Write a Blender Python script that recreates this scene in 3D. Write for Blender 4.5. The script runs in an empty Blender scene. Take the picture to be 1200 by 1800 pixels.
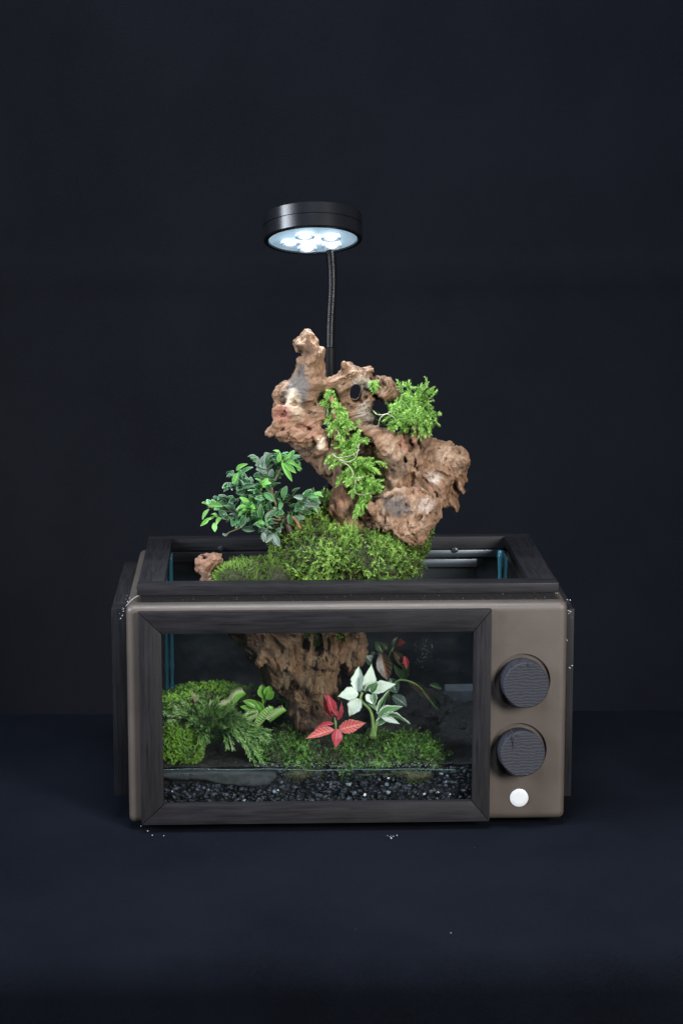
import bpy, bmesh, math, random
import numpy as np
from mathutils import Vector, Matrix
R = math.radians
rng = np.random.default_rng(7)
random.seed(7)
sc = bpy.context.scene
COL = sc.collection

# ------------------------------------------------------------------ camera
F_PX, PITCH, YAW = 4100.0, .1790, .0360
CAM = np.array([-.0876, -2.2648, .7345])
FW = np.array([math.sin(YAW)*math.cos(PITCH), math.cos(YAW)*math.cos(PITCH), -math.sin(PITCH)])
RT = np.array([math.cos(YAW), -math.sin(YAW), 0.0])
UP = np.cross(RT, FW)
cd = bpy.data.cameras.new('camera'); cam = bpy.data.objects.new('camera', cd); COL.objects.link(cam)
cd.sensor_width = 36; cd.sensor_fit = 'AUTO'; cd.lens = F_PX/1800*36; cd.clip_start = .05; cd.clip_end = 50
cam.matrix_world = Matrix(((RT[0], UP[0], -FW[0], CAM[0]), (RT[1], UP[1], -FW[1], CAM[1]), (RT[2], UP[2], -FW[2], CAM[2]), (0, 0, 0, 1)))
sc.camera = cam

# ------------------------------------------------------------------ world and studio lights
w = bpy.data.worlds.new('World'); sc.world = w; w.use_nodes = True
w.node_tree.nodes['Background'].inputs[0].default_value = (.55, .68, 1, 1)
w.node_tree.nodes['Background'].inputs[1].default_value = .05
def area(name, loc, tgt, size, sizey, power, col, spread=110):
    l = bpy.data.lights.new(name, 'AREA'); l.shape = 'RECTANGLE'; l.size = size; l.size_y = sizey; l.energy = power; l.color = col
    o = bpy.data.objects.new(name, l); COL.objects.link(o); o.location = loc
    l.spread = R(spread)
    o.rotation_euler = (Vector(tgt)-Vector(loc)).to_track_quat('-Z', 'Y').to_euler()
    return o
area('softbox_right', (1.25, -1.85, .97), (0, .05, .25), .6, .8, 9.5, (1, .975, .94), 58)
area('softbox_left', (-1.4, -.55, .9), (0, .1, .35), 1.0, .8, 10, (.82, .9, 1), 80)
area('softbox_top', (-.05, -.55, 1.9), (-.02, -.2, 0), .6, .4, 6.5, (.78, .87, 1), 60)
area('softbox_backdrop', (.1, .75, 2.35), (.1, 1.75, 1.35), 1.3, .4, 12.5, (.76, .86, 1), 120)
sc.view_settings.view_transform = 'Standard'; sc.view_settings.look = 'None'
sc.view_settings.exposure = 0; sc.view_settings.gamma = 1
sc.cycles.max_bounces = 12; sc.cycles.transparent_max_bounces = 24; sc.cycles.use_denoising = True

# ------------------------------------------------------------------ helpers
def at(px, py, Y):
    """point of the photo pixel (1200x1800) on the upright plane y = Y"""
    d = FW + RT*((px-600)/F_PX) - UP*((py-900)/F_PX)
    t = (Y-CAM[1])/d[1]
    return CAM + d*t
def ground(px, py, z=0.0):
    d = FW + RT*((px-600)/F_PX) - UP*((py-900)/F_PX)
    return CAM + d*((z-CAM[2])/d[2])

def tag(o, label=None, cat=None, group=None, kind=None):
    if label: o['label'] = label
    if cat: o['category'] = cat
    if group: o['group'] = group
    if kind: o['kind'] = kind
    return o
def wloc(o):
    v = Vector((0, 0, 0))
    while o: v = v+Vector(o.location); o = o.parent
    return v
def thing(name, loc, label, cat, group=None):
    o = bpy.data.objects.new(name, None); COL.objects.link(o); o.location = Vector(loc); o.empty_display_size = .02
    return tag(o, label, cat, group)
def mesh_from(name, V, Fc, smooth=True, mat=None, attrs=None, uv=None):
    me = bpy.data.meshes.new(name)
    V = np.asarray(V, dtype=np.float32)
    if isinstance(Fc, np.ndarray):
        n, k = Fc.shape
        me.vertices.add(len(V)); me.vertices.foreach_set('co', V.ravel())
        me.loops.add(n*k); me.loops.foreach_set('vertex_index', Fc.astype(np.int32).ravel())
        me.polygons.add(n); me.polygons.foreach_set('loop_start', np.arange(0, n*k, k, dtype=np.int32))
        try: me.polygons.foreach_set('loop_total', np.full(n, k, dtype=np.int32))
        except Exception: pass
        me.update(calc_edges=True)
    else:
        me.from_pydata([tuple(map(float, v)) for v in V], [], Fc)
    me.polygons.foreach_set('use_smooth', np.full(len(me.polygons), smooth))
    if attrs is not None:
        for an, arr in attrs.items():
            arr = np.asarray(arr, dtype=np.float32)
            if arr.ndim == 1:
                a = me.attributes.new(an, 'FLOAT', 'POINT'); a.data.foreach_set('value', arr)
            else:
                if arr.shape[1] == 3: arr = np.concatenate([arr, np.ones((len(arr), 1), np.float32)], 1)
                a = me.color_attributes.new(an, 'FLOAT_COLOR', 'POINT'); a.data.foreach_set('color', arr.ravel())
    if uv is not None:
        l = me.uv_layers.new(name='UVMap')
        li = np.empty(len(me.loops), dtype=np.int32); me.loops.foreach_get('vertex_index', li)
        l.data.foreach_set('uv', np.asarray(uv, dtype=np.float32)[li].ravel())
    if mat: me.materials.append(mat)
    me.validate(); me.update()
    return me
def link(name, me, parent=None, origin=None):
    """me holds world coordinates; recentre it on origin and place it"""
    if origin is None:
        n = len(me.vertices); a = np.empty(n*3, dtype=np.float32); me.vertices.foreach_get('co', a); a = a.reshape(-1, 3)
        origin = (a.min(0)+a.max(0))/2
    origin = Vector([float(c) for c in origin])
    me.transform(Matrix.Translation(-origin))
    o = bpy.data.objects.new(name, me); COL.objects.link(o)
    if parent: o.parent = parent; o.location = origin-wloc(parent)
    else: o.location = origin
    return o
def part(name, V, Fc, mat, parent=None, smooth=True, origin=None, **k):
    return link(name, mesh_from(name, V, Fc, smooth, mat, **k), parent, origin)
def from_bm(name, bm, mat, parent=None, smooth=True, bevel=0, seg=2, angle=35, origin=None):
    if bevel:
        bmesh.ops.recalc_face_normals(bm, faces=bm.faces)
        ed = [e for e in bm.edges if len(e.link_faces) == 2 and e.calc_face_angle(0) > R(20)]
        bmesh.ops.bevel(bm, geom=ed, offset=bevel, segments=seg, affect='EDGES', profile=.6)
    bmesh.ops.recalc_face_normals(bm, faces=bm.faces)
    me = bpy.data.meshes.new(name); bm.to_mesh(me); bm.free()
    if smooth: 
        for p in me.polygons: p.use_smooth = True
        me.set_sharp_from_angle(angle=R(angle))
    me.materials.append(mat)
    return link(name, me, parent, origin)
def box_bm(x0, x1, y0, y1, z0, z1, bm=None):
    bm = bm or bmesh.new()
    vs = [bm.verts.new((x, y, z)) for x in (x0, x1) for y in (y0, y1) for z in (z0, z1)]
    for f in ((0, 1, 3, 2), (4, 6, 7, 5), (0, 4, 5, 1), (2, 3, 7, 6), (0, 2, 6, 4), (1, 5, 7, 3)):
        bm.faces.new([vs[i] for i in f])
    return bm
def prism_bm(poly_xz, y0, y1):
    bm = bmesh.new()
    a = [bm.verts.new((x, y0, z)) for x, z in poly_xz]; b = [bm.verts.new((x, y1, z)) for x, z in poly_xz]
    n = len(a); bm.faces.new(a); bm.faces.new(b[::-1])
    for i in range(n): bm.faces.new((a[i], b[i], b[(i+1) % n], a[(i+1) % n]))
    return bm
def tube(path, radii, seg=10, cap=True):
    P = np.asarray(path, float); n = len(P); radii = np.broadcast_to(np.asarray(radii, float), (n,))
    T = np.gradient(P, axis=0); T /= np.linalg.norm(T, axis=1)[:, None]+1e-12
    ref = np.array([0, 0, 1.0]) if abs(T[0, 2]) < .9 else np.array([0, 1.0, 0])
    N = np.cross(T[0], ref); N /= np.linalg.norm(N)
    V = []; a = np.linspace(0, 2*np.pi, seg, endpoint=False)
    for i in range(n):
        N = N-T[i]*(N@T[i]); N /= np.linalg.norm(N)+1e-12; B = np.cross(T[i], N)
        V.append(P[i]+radii[i]*(np.cos(a)[:, None]*N+np.sin(a)[:, None]*B))
    V = np.concatenate(V); Fc = []
    for i in range(n-1):
        for j in range(seg):
            k = (j+1) % seg; Fc.append((i*seg+j, i*seg+k, (i+1)*seg+k, (i+1)*seg+j))
    Fc = [list(f) for f in Fc]
    if cap: Fc.append(list(range(seg))[::-1]); Fc.append(list(range((n-1)*seg, n*seg)))
    return V, Fc
def lathe(profile, seg, origin, axis, up=None):
    """profile (r, h) pairs turned round axis"""
    A = Vector(axis).normalized(); X = A.orthogonal().normalized(); Yv = A.cross(X)
    V = []; Fc = []; n = len(profile)
    for r, h in profile:
        for j in range(seg):
            t = 2*math.pi*j/seg
            V.append(np.array(Vector(origin)+A*h+X*(r*math.cos(t))+Yv*(r*math.sin(t))))
    for i in range(n-1):
        for j in range(seg):
            k = (j+1) % seg; Fc.append([i*seg+j, i*seg+k, (i+1)*seg+k, (i+1)*seg+j])
    Fc.append(list(range(seg))[::-1]); Fc.append([(n-1)*seg+j for j in range(seg)])
    return V, Fc
def lathe_part(name, profile, seg, origin, axis, mat, parent, angle=30):
    V, Fc = lathe(profile, seg, origin, axis)
    me = mesh_from(name, V, Fc, True, mat)
    bm = bmesh.new(); bm.from_mesh(me); bmesh.ops.recalc_face_normals(bm, faces=bm.faces); bm.to_mesh(me); bm.free()
    me.set_sharp_from_angle(angle=R(angle))
    return link(name, me, parent)
def bez(pts, n):
    """smooth curve through points (Catmull-Rom)"""
    P = np.asarray(pts, float)
    if len(P) == 2: return P[0]+(P[1]-P[0])*np.linspace(0, 1, n)[:, None]
    Q = np.concatenate([[2*P[0]-P[1]], P, [2*P[-1]-P[-2]]]); m = len(P)-1; out = []
    for t in np.linspace(0, m-1e-6, n):
        i = int(t); u = t-i; a, b, c, d = Q[i:i+4]
        out.append(.5*((2*b)+(-a+c)*u+(2*a-5*b+4*c-d)*u*u+(-a+3*b-3*c+d)*u**3))
    return np.array(out)

# value noise
_LAT = rng.random((48, 48, 48)).astype(np.float32)*2-1
def vnoise(P, freq, off=0.0):
    Q = np.asarray(P, dtype=np.float64)*freq+off+100.0
    i = np.floor(Q).astype(np.int64); f = (Q-i); f = (f*f*(3-2*f)).astype(np.float32); i %= 48; j = (i+1) % 48
    x0, y0, z0 = i[..., 0], i[..., 1], i[..., 2]; x1, y1, z1 = j[..., 0], j[..., 1], j[..., 2]
    fx, fy, fz = f[..., 0], f[..., 1], f[..., 2]
    a = _LAT[x0, y0, z0]*(1-fx)+_LAT[x1, y0, z0]*fx; b = _LAT[x0, y1, z0]*(1-fx)+_LAT[x1, y1, z0]*fx
    c = _LAT[x0, y0, z1]*(1-fx)+_LAT[x1, y0, z1]*fx; d = _LAT[x0, y1, z1]*(1-fx)+_LAT[x1, y1, z1]*fx
    return (a*(1-fy)+b*fy)*(1-fz)+(c*(1-fy)+d*fy)*fz
def fbm(P, freq, oct=3, off=0.0):
    s = 0; a = 1; t = 0
    for k in range(oct): s = s+a*vnoise(P, freq*2**k, off+17.3*k); t += a; a *= .5
    return s/t

# ------------------------------------------------------------------ materials
def newmat(name):
    m = bpy.data.materials.new(name); m.use_nodes = True; nt = m.node_tree
    return m, nt, nt.nodes['Principled BSDF']
def N(nt, t, **k):
    n = nt.nodes.new(t)
    for a, v in k.items():
        if a.startswith('i_'): n.inputs[a[2:].replace('_', ' ')].default_value = v
        else: setattr(n, a, v)
    return n
def ramp(nt, stops, src):
    r = nt.nodes.new('ShaderNodeValToRGB'); e = r.color_ramp.elements
    while len(e) < len(stops): e.new(.5)
    for x, (p, c) in zip(e, stops): x.position = p; x.color = (*c, 1)
    nt.links.new(src, r.inputs[0]); return r.outputs[0]
def texco(nt, scale=(1, 1, 1), kind='Object'):
    t = N(nt, 'ShaderNodeTexCoord'); mp = N(nt, 'ShaderNodeMapping'); mp.inputs['Scale'].default_value = scale
    nt.links.new(t.outputs[kind], mp.inputs[0]); return mp.outputs[0]
def noise(nt, vec, scale, detail=4, rough=.55, dist=0):
    n = N(nt, 'ShaderNodeTexNoise'); n.inputs['Scale'].default_value = scale; n.inputs['Detail'].default_value = detail
    n.inputs['Roughness'].default_value = rough; n.inputs['Distortion'].default_value = dist
    if vec is not None: nt.links.new(vec, n.inputs['Vector'])
    return n.outputs['Fac']
def bump(nt, b, h, dist, strength=1):
    n = N(nt, 'ShaderNodeBump'); n.inputs['Distance'].default_value = dist; n.inputs['Strength'].default_value = strength
    nt.links.new(h, n.inputs['Height']); nt.links.new(n.outputs[0], b.inputs['Normal'])
def setc(b, c): b.inputs['Base Color'].default_value = (*c, 1)

# brown moulded shell
m_shell, nt, b = newmat('brown_plastic')
v = texco(nt)
c = ramp(nt, [(.3, (.058, .046, .038)), (.7, (.072, .057, .047))], noise(nt, v, 14, 5))
nt.links.new(c, b.inputs['Base Color'])
nt.links.new(ramp(nt, [(.3, (.44,)*3), (.75, (.62,)*3)], noise(nt, v, 35, 6)), b.inputs['Roughness'])
bump(nt, b, noise(nt, v, 420, 3), .00012, .5)
# black stained wood boards: grain along the object's own x, y or z
def stained(name, axis, c0=(.0065, .0062, .0074), c1=(.0150, .0140, .0160), rough=.5):
    m, nt, b = newmat(name)
    s = [130, 130, 130]; s[axis] = 7
    v = texco(nt, s); v2 = texco(nt)
    g = noise(nt, v, 3.0, 7, .62, .6); p = noise(nt, v2, 18, 4)
    mx = N(nt, 'ShaderNodeMath', operation='MULTIPLY_ADD'); nt.links.new(p, mx.inputs[0]); mx.inputs[1].default_value = .55; nt.links.new(g, mx.inputs[2])
    nt.links.new(ramp(nt, [(.5, c0), (.95, c1)], mx.outputs[0]), b.inputs['Base Color'])
    nt.links.new(ramp(nt, [(.3, (rough-.1,)*3), (.8, (rough+.2,)*3)], g), b.inputs['Roughness']); b.inputs['Specular IOR Level'].default_value = .2
    bump(nt, b, g, .0004, .45)
    return m
m_woodx = stained('black_stained_wood_x', 0); m_woody = stained('black_stained_wood_y', 1); m_woodz = stained('black_stained_wood_z', 2)
m_woodyd = stained('dull_black_wood', 1, (.006, .006, .0065), (.016, .015, .016), .6)
# knob end grain
m_knob, nt, b = newmat('charred_wood_knob')
v = texco(nt, (1, .25, 1))
wv = N(nt, 'ShaderNodeTexWave', wave_type='BANDS', bands_direction='Z'); wv.inputs['Scale'].default_value = 100; wv.inputs['Distortion'].default_value = 7
wv.inputs['Detail'].default_value = 4; wv.inputs['Detail Scale'].default_value = 1.2; nt.links.new(v, wv.inputs[0])
nz = noise(nt, v, 260, 4)
mx = N(nt, 'ShaderNodeMath', operation='MULTIPLY_ADD'); nt.links.new(nz, mx.inputs[0]); mx.inputs[1].default_value = 1.3; nt.links.new(wv.outputs['Fac'], mx.inputs[2])
nt.links.new(ramp(nt, [(.4, (.013, .0135, .017)), (1.3, (.025, .026, .033))], mx.outputs[0]), b.inputs['Base Color'])
b.inputs['Roughness'].default_value = .65; b.inputs['Specular IOR Level'].default_value = .2; bump(nt, b, mx.outputs[0], .0004, .35)
m_btn, nt, b = newmat('white_button'); setc(b, (.62, .64, .66)); b.inputs['Roughness'].default_value = .3
bump(nt, b, noise(nt, texco(nt), 300, 3), .0002, .6)
m_black, nt, b = newmat('black_liner'); setc(b, (.006, .008, .011)); b.inputs['Roughness'].default_value = .55
m_feet, nt, b = newmat('black_rubber'); setc(b, (.01, .01, .011)); b.inputs['Roughness'].default_value = .7
# hot glue strip with white specks
m_glue, nt, b = newmat('black_sealant')
v = texco(nt)
vo = N(nt, 'ShaderNodeTexVoronoi'); vo.inputs['Scale'].default_value = 330; nt.links.new(v, vo.inputs[0])
nt.links.new(ramp(nt, [(.05, (.4, .4, .4)), (.07, (.005, .005, .006))], vo.outputs['Distance']), b.inputs['Base Color'])
b.inputs['Roughness'].default_value = .7; b.inputs['Specular IOR Level'].default_value = .2; bump(nt, b, noise(nt, v, 240, 4), .001, .7)
m_metal, nt, b = newmat('brushed_aluminium'); setc(b, (.17, .20, .23)); b.inputs['Metallic'].default_value = 1; b.inputs['Roughness'].default_value = .34
bump(nt, b, noise(nt, texco(nt, (8, 400, 400)), 1, 4), .0002, .5)
m_chrome, nt, b = newmat('steel_bolt'); setc(b, (.6, .62, .66)); b.inputs['Metallic'].default_value = 1; b.inputs['Roughness'].default_value = .2
m_lampblk, nt, b = newmat('black_anodised'); setc(b, (.006, .0065, .008)); b.inputs['Roughness'].default_value = .22; b.inputs['Specular IOR Level'].default_value = .65
bump(nt, b, noise(nt, texco(nt), 1500, 2), .00005, .4)
# glass: thin pane, mirrors a little and lets light straight through
m_glass = bpy.data.materials.new('glass'); m_glass.use_nodes = True; nt = m_glass.node_tree; nt.nodes.clear()
o_ = N(nt, 'ShaderNodeOutputMaterial'); tr = N(nt, 'ShaderNodeBsdfTransparent'); tr.inputs[0].default_value = (.965, .985, .98, 1)
gl = N(nt, 'ShaderNodeBsdfGlossy'); gl.inputs['Roughness'].default_value = .03; gl.inputs[0].default_value = (1, 1, 1, 1)
fr = N(nt, 'ShaderNodeFresnel'); fr.inputs[0].default_value = 1.5; mxs = N(nt, 'ShaderNodeMixShader')
ge = N(nt, 'ShaderNodeNewGeometry'); mm_ = N(nt, 'ShaderNodeMath', operation='MULTIPLY_ADD'); nt.links.new(ge.outputs['Backfacing'], mm_.inputs[0]); mm_.inputs[1].default_value = -1; mm_.inputs[2].default_value = 1
mf_ = N(nt, 'ShaderNodeMath', operation='MULTIPLY'); nt.links.new(mm_.outputs[0], mf_.inputs[0]); nt.links.new(fr.outputs[0], mf_.inputs[1]); nt.links.new(mf_.outputs[0], mxs.inputs[0]); nt.links.new(tr.outputs[0], mxs.inputs[1]); nt.links.new(gl.outputs[0], mxs.inputs[2]); df = N(nt, 'ShaderNodeBsdfDiffuse'); df.inputs[0].default_value = (.7, .75, .78, 1); mx3 = N(nt, 'ShaderNodeMixShader')
sm_ = N(nt, 'ShaderNodeMapRange'); sm_.inputs[1].default_value = .45; sm_.inputs[2].default_value = .8; sm_.inputs[3].default_value = .001; sm_.inputs[4].default_value = .008
nt.links.new(noise(nt, texco(nt, (1, 1, 1.6)), 26, 6, .65), sm_.inputs[0]); nt.links.new(sm_.outputs[0], mx3.inputs[0]); nt.links.new(mxs.outputs[0], mx3.inputs[1]); nt.links.new(df.outputs[0], mx3.inputs[2]); nt.links.new(mx3.outputs[0], o_.inputs[0])
m_edge, nt, b = newmat('teal_glass_edge'); setc(b, (.04, .16, .21)); b.inputs['Roughness'].default_value = .3; b.inputs['Transmission Weight'].default_value = .1
m_drop, nt, b = newmat('water_droplet'); setc(b, (.85, .9, .92)); b.inputs['Roughness'].default_value = .08; b.inputs['Transmission Weight'].default_value = .45; b.inputs['IOR'].default_value = 1.33
m_crumb, nt, b = newmat('white_crumbs'); setc(b, (.45, .47, .5)); b.inputs['Roughness'].default_value = .6
# cloths
def cloth(name, c0, c1, sheen=.25):
    m, nt, b = newmat(name)
    v = texco(nt); lint = noise(nt, v, 380, 6, .75); big = noise(nt, v, 4, 5, .6)
    mx = N(nt, 'ShaderNodeMath', operation='MULTIPLY_ADD'); nt.links.new(lint, mx.inputs[0]); mx.inputs[1].default_value = .8; nt.links.new(big, mx.inputs[2])
    nt.links.new(ramp(nt, [(.68, c0), (1.1, c1)], mx.outputs[0]), b.inputs['Base Color'])
    b.inputs['Roughness'].default_value = .95; b.inputs['Specular IOR Level'].default_value = .03
    b.inputs['Sheen Weight'].default_value = sheen*.3; b.inputs['Sheen Roughness'].default_value = .5; b.inputs['Sheen Tint'].default_value = (.35, .45, .7, 1)
    w1 = N(nt, 'ShaderNodeTexWave', bands_direction='X'); w1.inputs['Scale'].default_value = 420; nt.links.new(v, w1.inputs[0])
    w2 = N(nt, 'ShaderNodeTexWave', bands_direction='DIAGONAL'); w2.inputs['Scale'].default_value = 420; nt.links.new(v, w2.inputs[0])
    ad = N(nt, 'ShaderNodeMath', operation='ADD'); nt.links.new(w1.outputs['Fac'], ad.inputs[0]); nt.links.new(w2.outputs['Fac'], ad.inputs[1])
    ad2 = N(nt, 'ShaderNodeMath', operation='MULTIPLY_ADD'); nt.links.new(noise(nt, v, 500, 3), ad2.inputs[0]); ad2.inputs[1].default_value = 2.5; nt.links.new(ad.outputs[0], ad2.inputs[2])
    bump(nt, b, ad2.outputs[0], .0006, .5)
    return m
m_table = cloth('navy_black_tablecloth', (.0025, .0031, .0050), (.0050, .0062, .0096), .04)
m_back = cloth('black_backdrop_cloth', (.0180, .0200, .0270), (.0225, .0248, .0335), .1)
# driftwood: colour computed per vertex (wood colour only), fine grain here
m_drift, nt, b = newmat('driftwood')
at_ = N(nt, 'ShaderNodeAttribute', attribute_name='Col'); fl = N(nt, 'ShaderNodeAttribute', attribute_name='flow')
g = noise(nt, fl.outputs['Vector'], 1.0, 8, .68, .4)
v = texco(nt); pits = noise(nt, v, 420, 4, .6)
mxc = N(nt, 'ShaderNodeMix', data_type='RGBA', blend_type='MULTIPLY'); mxc.inputs[0].default_value = 1
nt.links.new(at_.outputs['Color'], mxc.inputs[6]); nt.links.new(ramp(nt, [(.3, (.55, .5, .46)), (.52, (.95, .95, .95)), (.75, (1.35, 1.33, 1.3))], g), mxc.inputs[7])
nt.links.new(mxc.outputs[2], b.inputs['Base Color']); b.inputs['Roughness'].default_value = .68; b.inputs['Specular IOR Level'].default_value = .35
mx = N(nt, 'ShaderNodeMath', operation='MULTIPLY_ADD'); nt.links.new(pits, mx.inputs[0]); mx.inputs[1].default_value = .35; nt.links.new(g, mx.inputs[2])
bump(nt, b, mx.outputs[0], .004, 1.0)
# foliage of small tufts: tint attribute picks between dark and light leaf colours
def tuft_mat(name, dark, mid, light, rough=.5, trans=.2):
    m, nt, b = newmat(name)
    a = N(nt, 'ShaderNodeAttribute', attribute_name='tint')
    c = ramp(nt, [(0, dark), (.5, mid), (1, light)], a.outputs['Fac'])
    nt.links.new(c, b.inputs['Base Color']); b.inputs['Roughness'].default_value = rough; b.inputs['Specular IOR Level'].default_value = .35
    t = N(nt, 'ShaderNodeBsdfTranslucent'); nt.links.new(c, t.inputs[0]); ms = N(nt, 'ShaderNodeMixShader'); ms.inputs[0].default_value = trans
    nt.links.new(b.outputs[0], ms.inputs[1]); nt.links.new(t.outputs[0], ms.inputs[2]); nt.links.new(ms.outputs[0], nt.nodes['Material Output'].inputs[0])
    return m
m_moss = tuft_mat('moss_green', (.045, .034, .010), (.085, .18, .025), (.27, .43, .085))
m_mosst = tuft_mat('wet_moss_green', (.02, .045, .006), (.09, .21, .022), (.24, .44, .06), .35)
m_mossd = tuft_mat('deep_green_moss', (.03, .026, .008), (.040, .10, .016), (.12, .25, .04), .35)
m_spike = tuft_mat('bright_spikemoss', (.07, .19, .02), (.27, .53, .08), (.55, .78, .28), .5, .3)
m_feather = tuft_mat('dark_feathery_green', (.014, .04, .010), (.06, .155, .03), (.24, .38, .11), .4, .12)
m_soil, nt, b = newmat('wet_black_soil')
v = texco(nt); nt.links.new(ramp(nt, [(.4, (.006, .006, .006)), (.8, (.028, .024, .02))], noise(nt, v, 220, 5)), b.inputs['Base Color'])
b.inputs['Roughness'].default_value = .45; bump(nt, b, noise(nt, v, 260, 6, .7), .006, .9)
m_peat, nt, b = newmat('mossy_peat')
v = texco(nt); nt.links.new(ramp(nt, [(.35, (.012, .012, .004)), (.7, (.03, .035, .009))], noise(nt, v, 160, 5)), b.inputs['Base Color'])
b.inputs['Roughness'].default_value = .8; bump(nt, b, noise(nt, v, 300, 5), .003, .8)
m_gravel, nt, b = newmat('slate_gravel')
a = N(nt, 'ShaderNodeAttribute', attribute_name='tint')
nt.links.new(ramp(nt, [(0, (.005, .007, .010)), (.75, (.007, .0100, .017)), (.96, (.030, .040, .058)), (1, (.15, .18, .22))], a.outputs['Fac']), b.inputs['Base Color'])
b.inputs['Roughness'].default_value = .5; b.inputs['Specular IOR Level'].default_value = .35; bump(nt, b, noise(nt, texco(nt), 600, 3), .0006, .6)
m_pebble, nt, b = newmat('pale_pebble'); setc(b, (.5, .53, .56)); b.inputs['Roughness'].default_value = .35; bump(nt, b, noise(nt, texco(nt), 500, 3), .0008, .6)
m_slate, nt, b = newmat('wet_grey_stone'); v = texco(nt)
nt.links.new(ramp(nt, [(.3, (.006, .008, .009)), (.8, (.014, .018, .019))], noise(nt, v, 60, 5)), b.inputs['Base Color']); b.inputs['Roughness'].default_value = .75; bump(nt, b, noise(nt, v, 180, 5), .0012, .7)
def stem_mat(name, c):
    m, nt, b = newmat(name); nt.links.new(ramp(nt, [(.3, tuple(x*.7 for x in c)), (.7, tuple(min(1, x*1.25) for x in c))], noise(nt, texco(nt), 250, 4)), b.inputs['Base Color'])
    b.inputs['Roughness'].default_value = .6; return m
m_twig = stem_mat('green_brown_twig', (.10, .085, .04)); m_bark = stem_mat('dark_bark', (.05, .03, .02))
m_gstem = stem_mat('green_stem', (.16, .26, .07)); m_root = stem_mat('pale_thread', (.55, .52, .38)); m_tan = stem_mat('red_brown_splinter', (.24, .10, .06))
# leaves: u along, v across (0..1)
def leaf_mat(name, body, rim, vein, rimw=.12, veinw=.05, sidev=0, veinamt=.6, rough=.45, trans=.2, patch=None):
    m, nt, b = newmat(name)
    uvn = N(nt, 'ShaderNodeUVMap'); sp = N(nt, 'ShaderNodeSeparateXYZ'); nt.links.new(uvn.outputs[0], sp.inputs[0])
    def M(op, a, c=None, d=None):
        n = N(nt, 'ShaderNodeMath', operation=op)
        for i, s in enumerate((a, c, d)):
            if s is None: continue
            if isinstance(s, (int, float)): n.inputs[i].default_value = s
            else: nt.links.new(s, n.inputs[i])
        return n.outputs[0]
    u, vv = sp.outputs[0], sp.outputs[1]
    av = M('MULTIPLY', M('ABSOLUTE', M('SUBTRACT', vv, .5)), 2.0)      # 0 midrib, 1 margin
    oi = N(nt, 'ShaderNodeObjectInfo')
    nz = noise(nt, texco(nt), 500 if sidev else 260, 4)
    mapn = N(nt, 'ShaderNodeMapRange'); mapn.inputs[1].default_value = 0; mapn.inputs[2].default_value = 1; mapn.inputs[3].default_value = .72; mapn.inputs[4].default_value = 1.3
    nt.links.new(oi.outputs['Random'], mapn.inputs[0])
    base = ramp(nt, [(.3, tuple(x*.75 for x in body)), (.7, tuple(min(1, x*1.2) for x in body))], nz)
    vm = N(nt, 'ShaderNodeMix', data_type='RGBA', blend_type='MULTIPLY'); vm.inputs[0].default_value = 1; nt.links.new(base, vm.inputs[6]); nt.links.new(mapn.outputs[0], vm.inputs[7])
    col = vm.outputs[2]
    def over(col, c, fac):
        x = N(nt, 'ShaderNodeMix', data_type='RGBA'); nt.links.new(fac, x.inputs[0]); nt.links.new(col, x.inputs[6]); x.inputs[7].default_value = (*c, 1); return x.outputs[2]
    if rim:
        e = M('ADD', av, M('MULTIPLY', M('SUBTRACT', nz, .5), .35)); ends = M('MULTIPLY', M('POWER', u, 10.0), .9)
        f = N(nt, 'ShaderNodeMapRange'); f.inputs[1].default_value = 1-rimw-.06; f.inputs[2].default_value = 1-rimw+.06; nt.links.new(M('ADD', e, ends), f.inputs[0])
        col = over(col, rim, f.outputs[0])
    mid = M('LESS_THAN', av, veinw); fac = M('MULTIPLY', mid, veinamt)
    if sidev:
        ph = M('FRACT', M('ADD', M('MULTIPLY', u, float(sidev)), M('MULTIPLY', av, -1.6)))
        ln = M('LESS_THAN', M('ABSOLUTE', M('SUBTRACT', ph, .5)), .10)
        fac = M('MAXIMUM', fac, M('MULTIPLY', ln, veinamt*.8))
    col = over(col, vein, fac)
    nt.links.new(col, b.inputs['Base Color']); b.inputs['Roughness'].default_value = rough
    bump(nt, b, fac, .0004, .5)
    t = N(nt, 'ShaderNodeBsdfTranslucent'); nt.links.new(col, t.inputs[0]); ms = N(nt, 'ShaderNodeMixShader'); ms.inputs[0].default_value = trans
    nt.links.new(b.outputs[0], ms.inputs[1]); nt.links.new(t.outputs[0], ms.inputs[2]); nt.links.new(ms.outputs[0], nt.nodes['Material Output'].inputs[0])
    return m
ml_dark = leaf_mat('glossy_dark_leaf', (.028, .095, .035), (.24, .38, .26), (.13, .26, .14), .11)
ml_mid = leaf_mat('mid_green_leaf', (.06, .19, .06), (.30, .48, .28), (.2, .36, .16), .11)
ml_young = leaf_mat('young_bright_leaf', (.16, .42, .08), (.3, .55, .2), (.28, .52, .18), .06, trans=.3)
ml_grey = leaf_mat('grey_green_underside_leaf', (.14, .21, .16), (.36, .4, .33), (.25, .33, .24), .08)
ml_red = leaf_mat('crimson_veined_leaf', (.40, .025, .05), (.08, .07, .045), (.60, .24, .17), .05, .06, 9, .5, .4, .2)
ml_pink = leaf_mat('pink_veined_leaf', (.50, .07, .09), (.14, .10, .05), (.66, .42, .24), .06, .06, 8, .8, .4, .2)
ml_white = leaf_mat('white_leaf_green_margin', (.74, .82, .72), (.05, .13, .06), (.60, .76, .56), .05, .05, 7, .35, .45, .15)
ml_wgreen = leaf_mat('green_leaf_white_margin', (.10, .22, .08), (.66, .74, .64), (.2, .36, .14), .22, .05, 0, .5, .45, .15)
ml_fit = leaf_mat('dark_leaf_red_veins', (.020, .040, .018), None, (.30, .045, .035), .1, .07, 6, .8, .4, .1)
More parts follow.
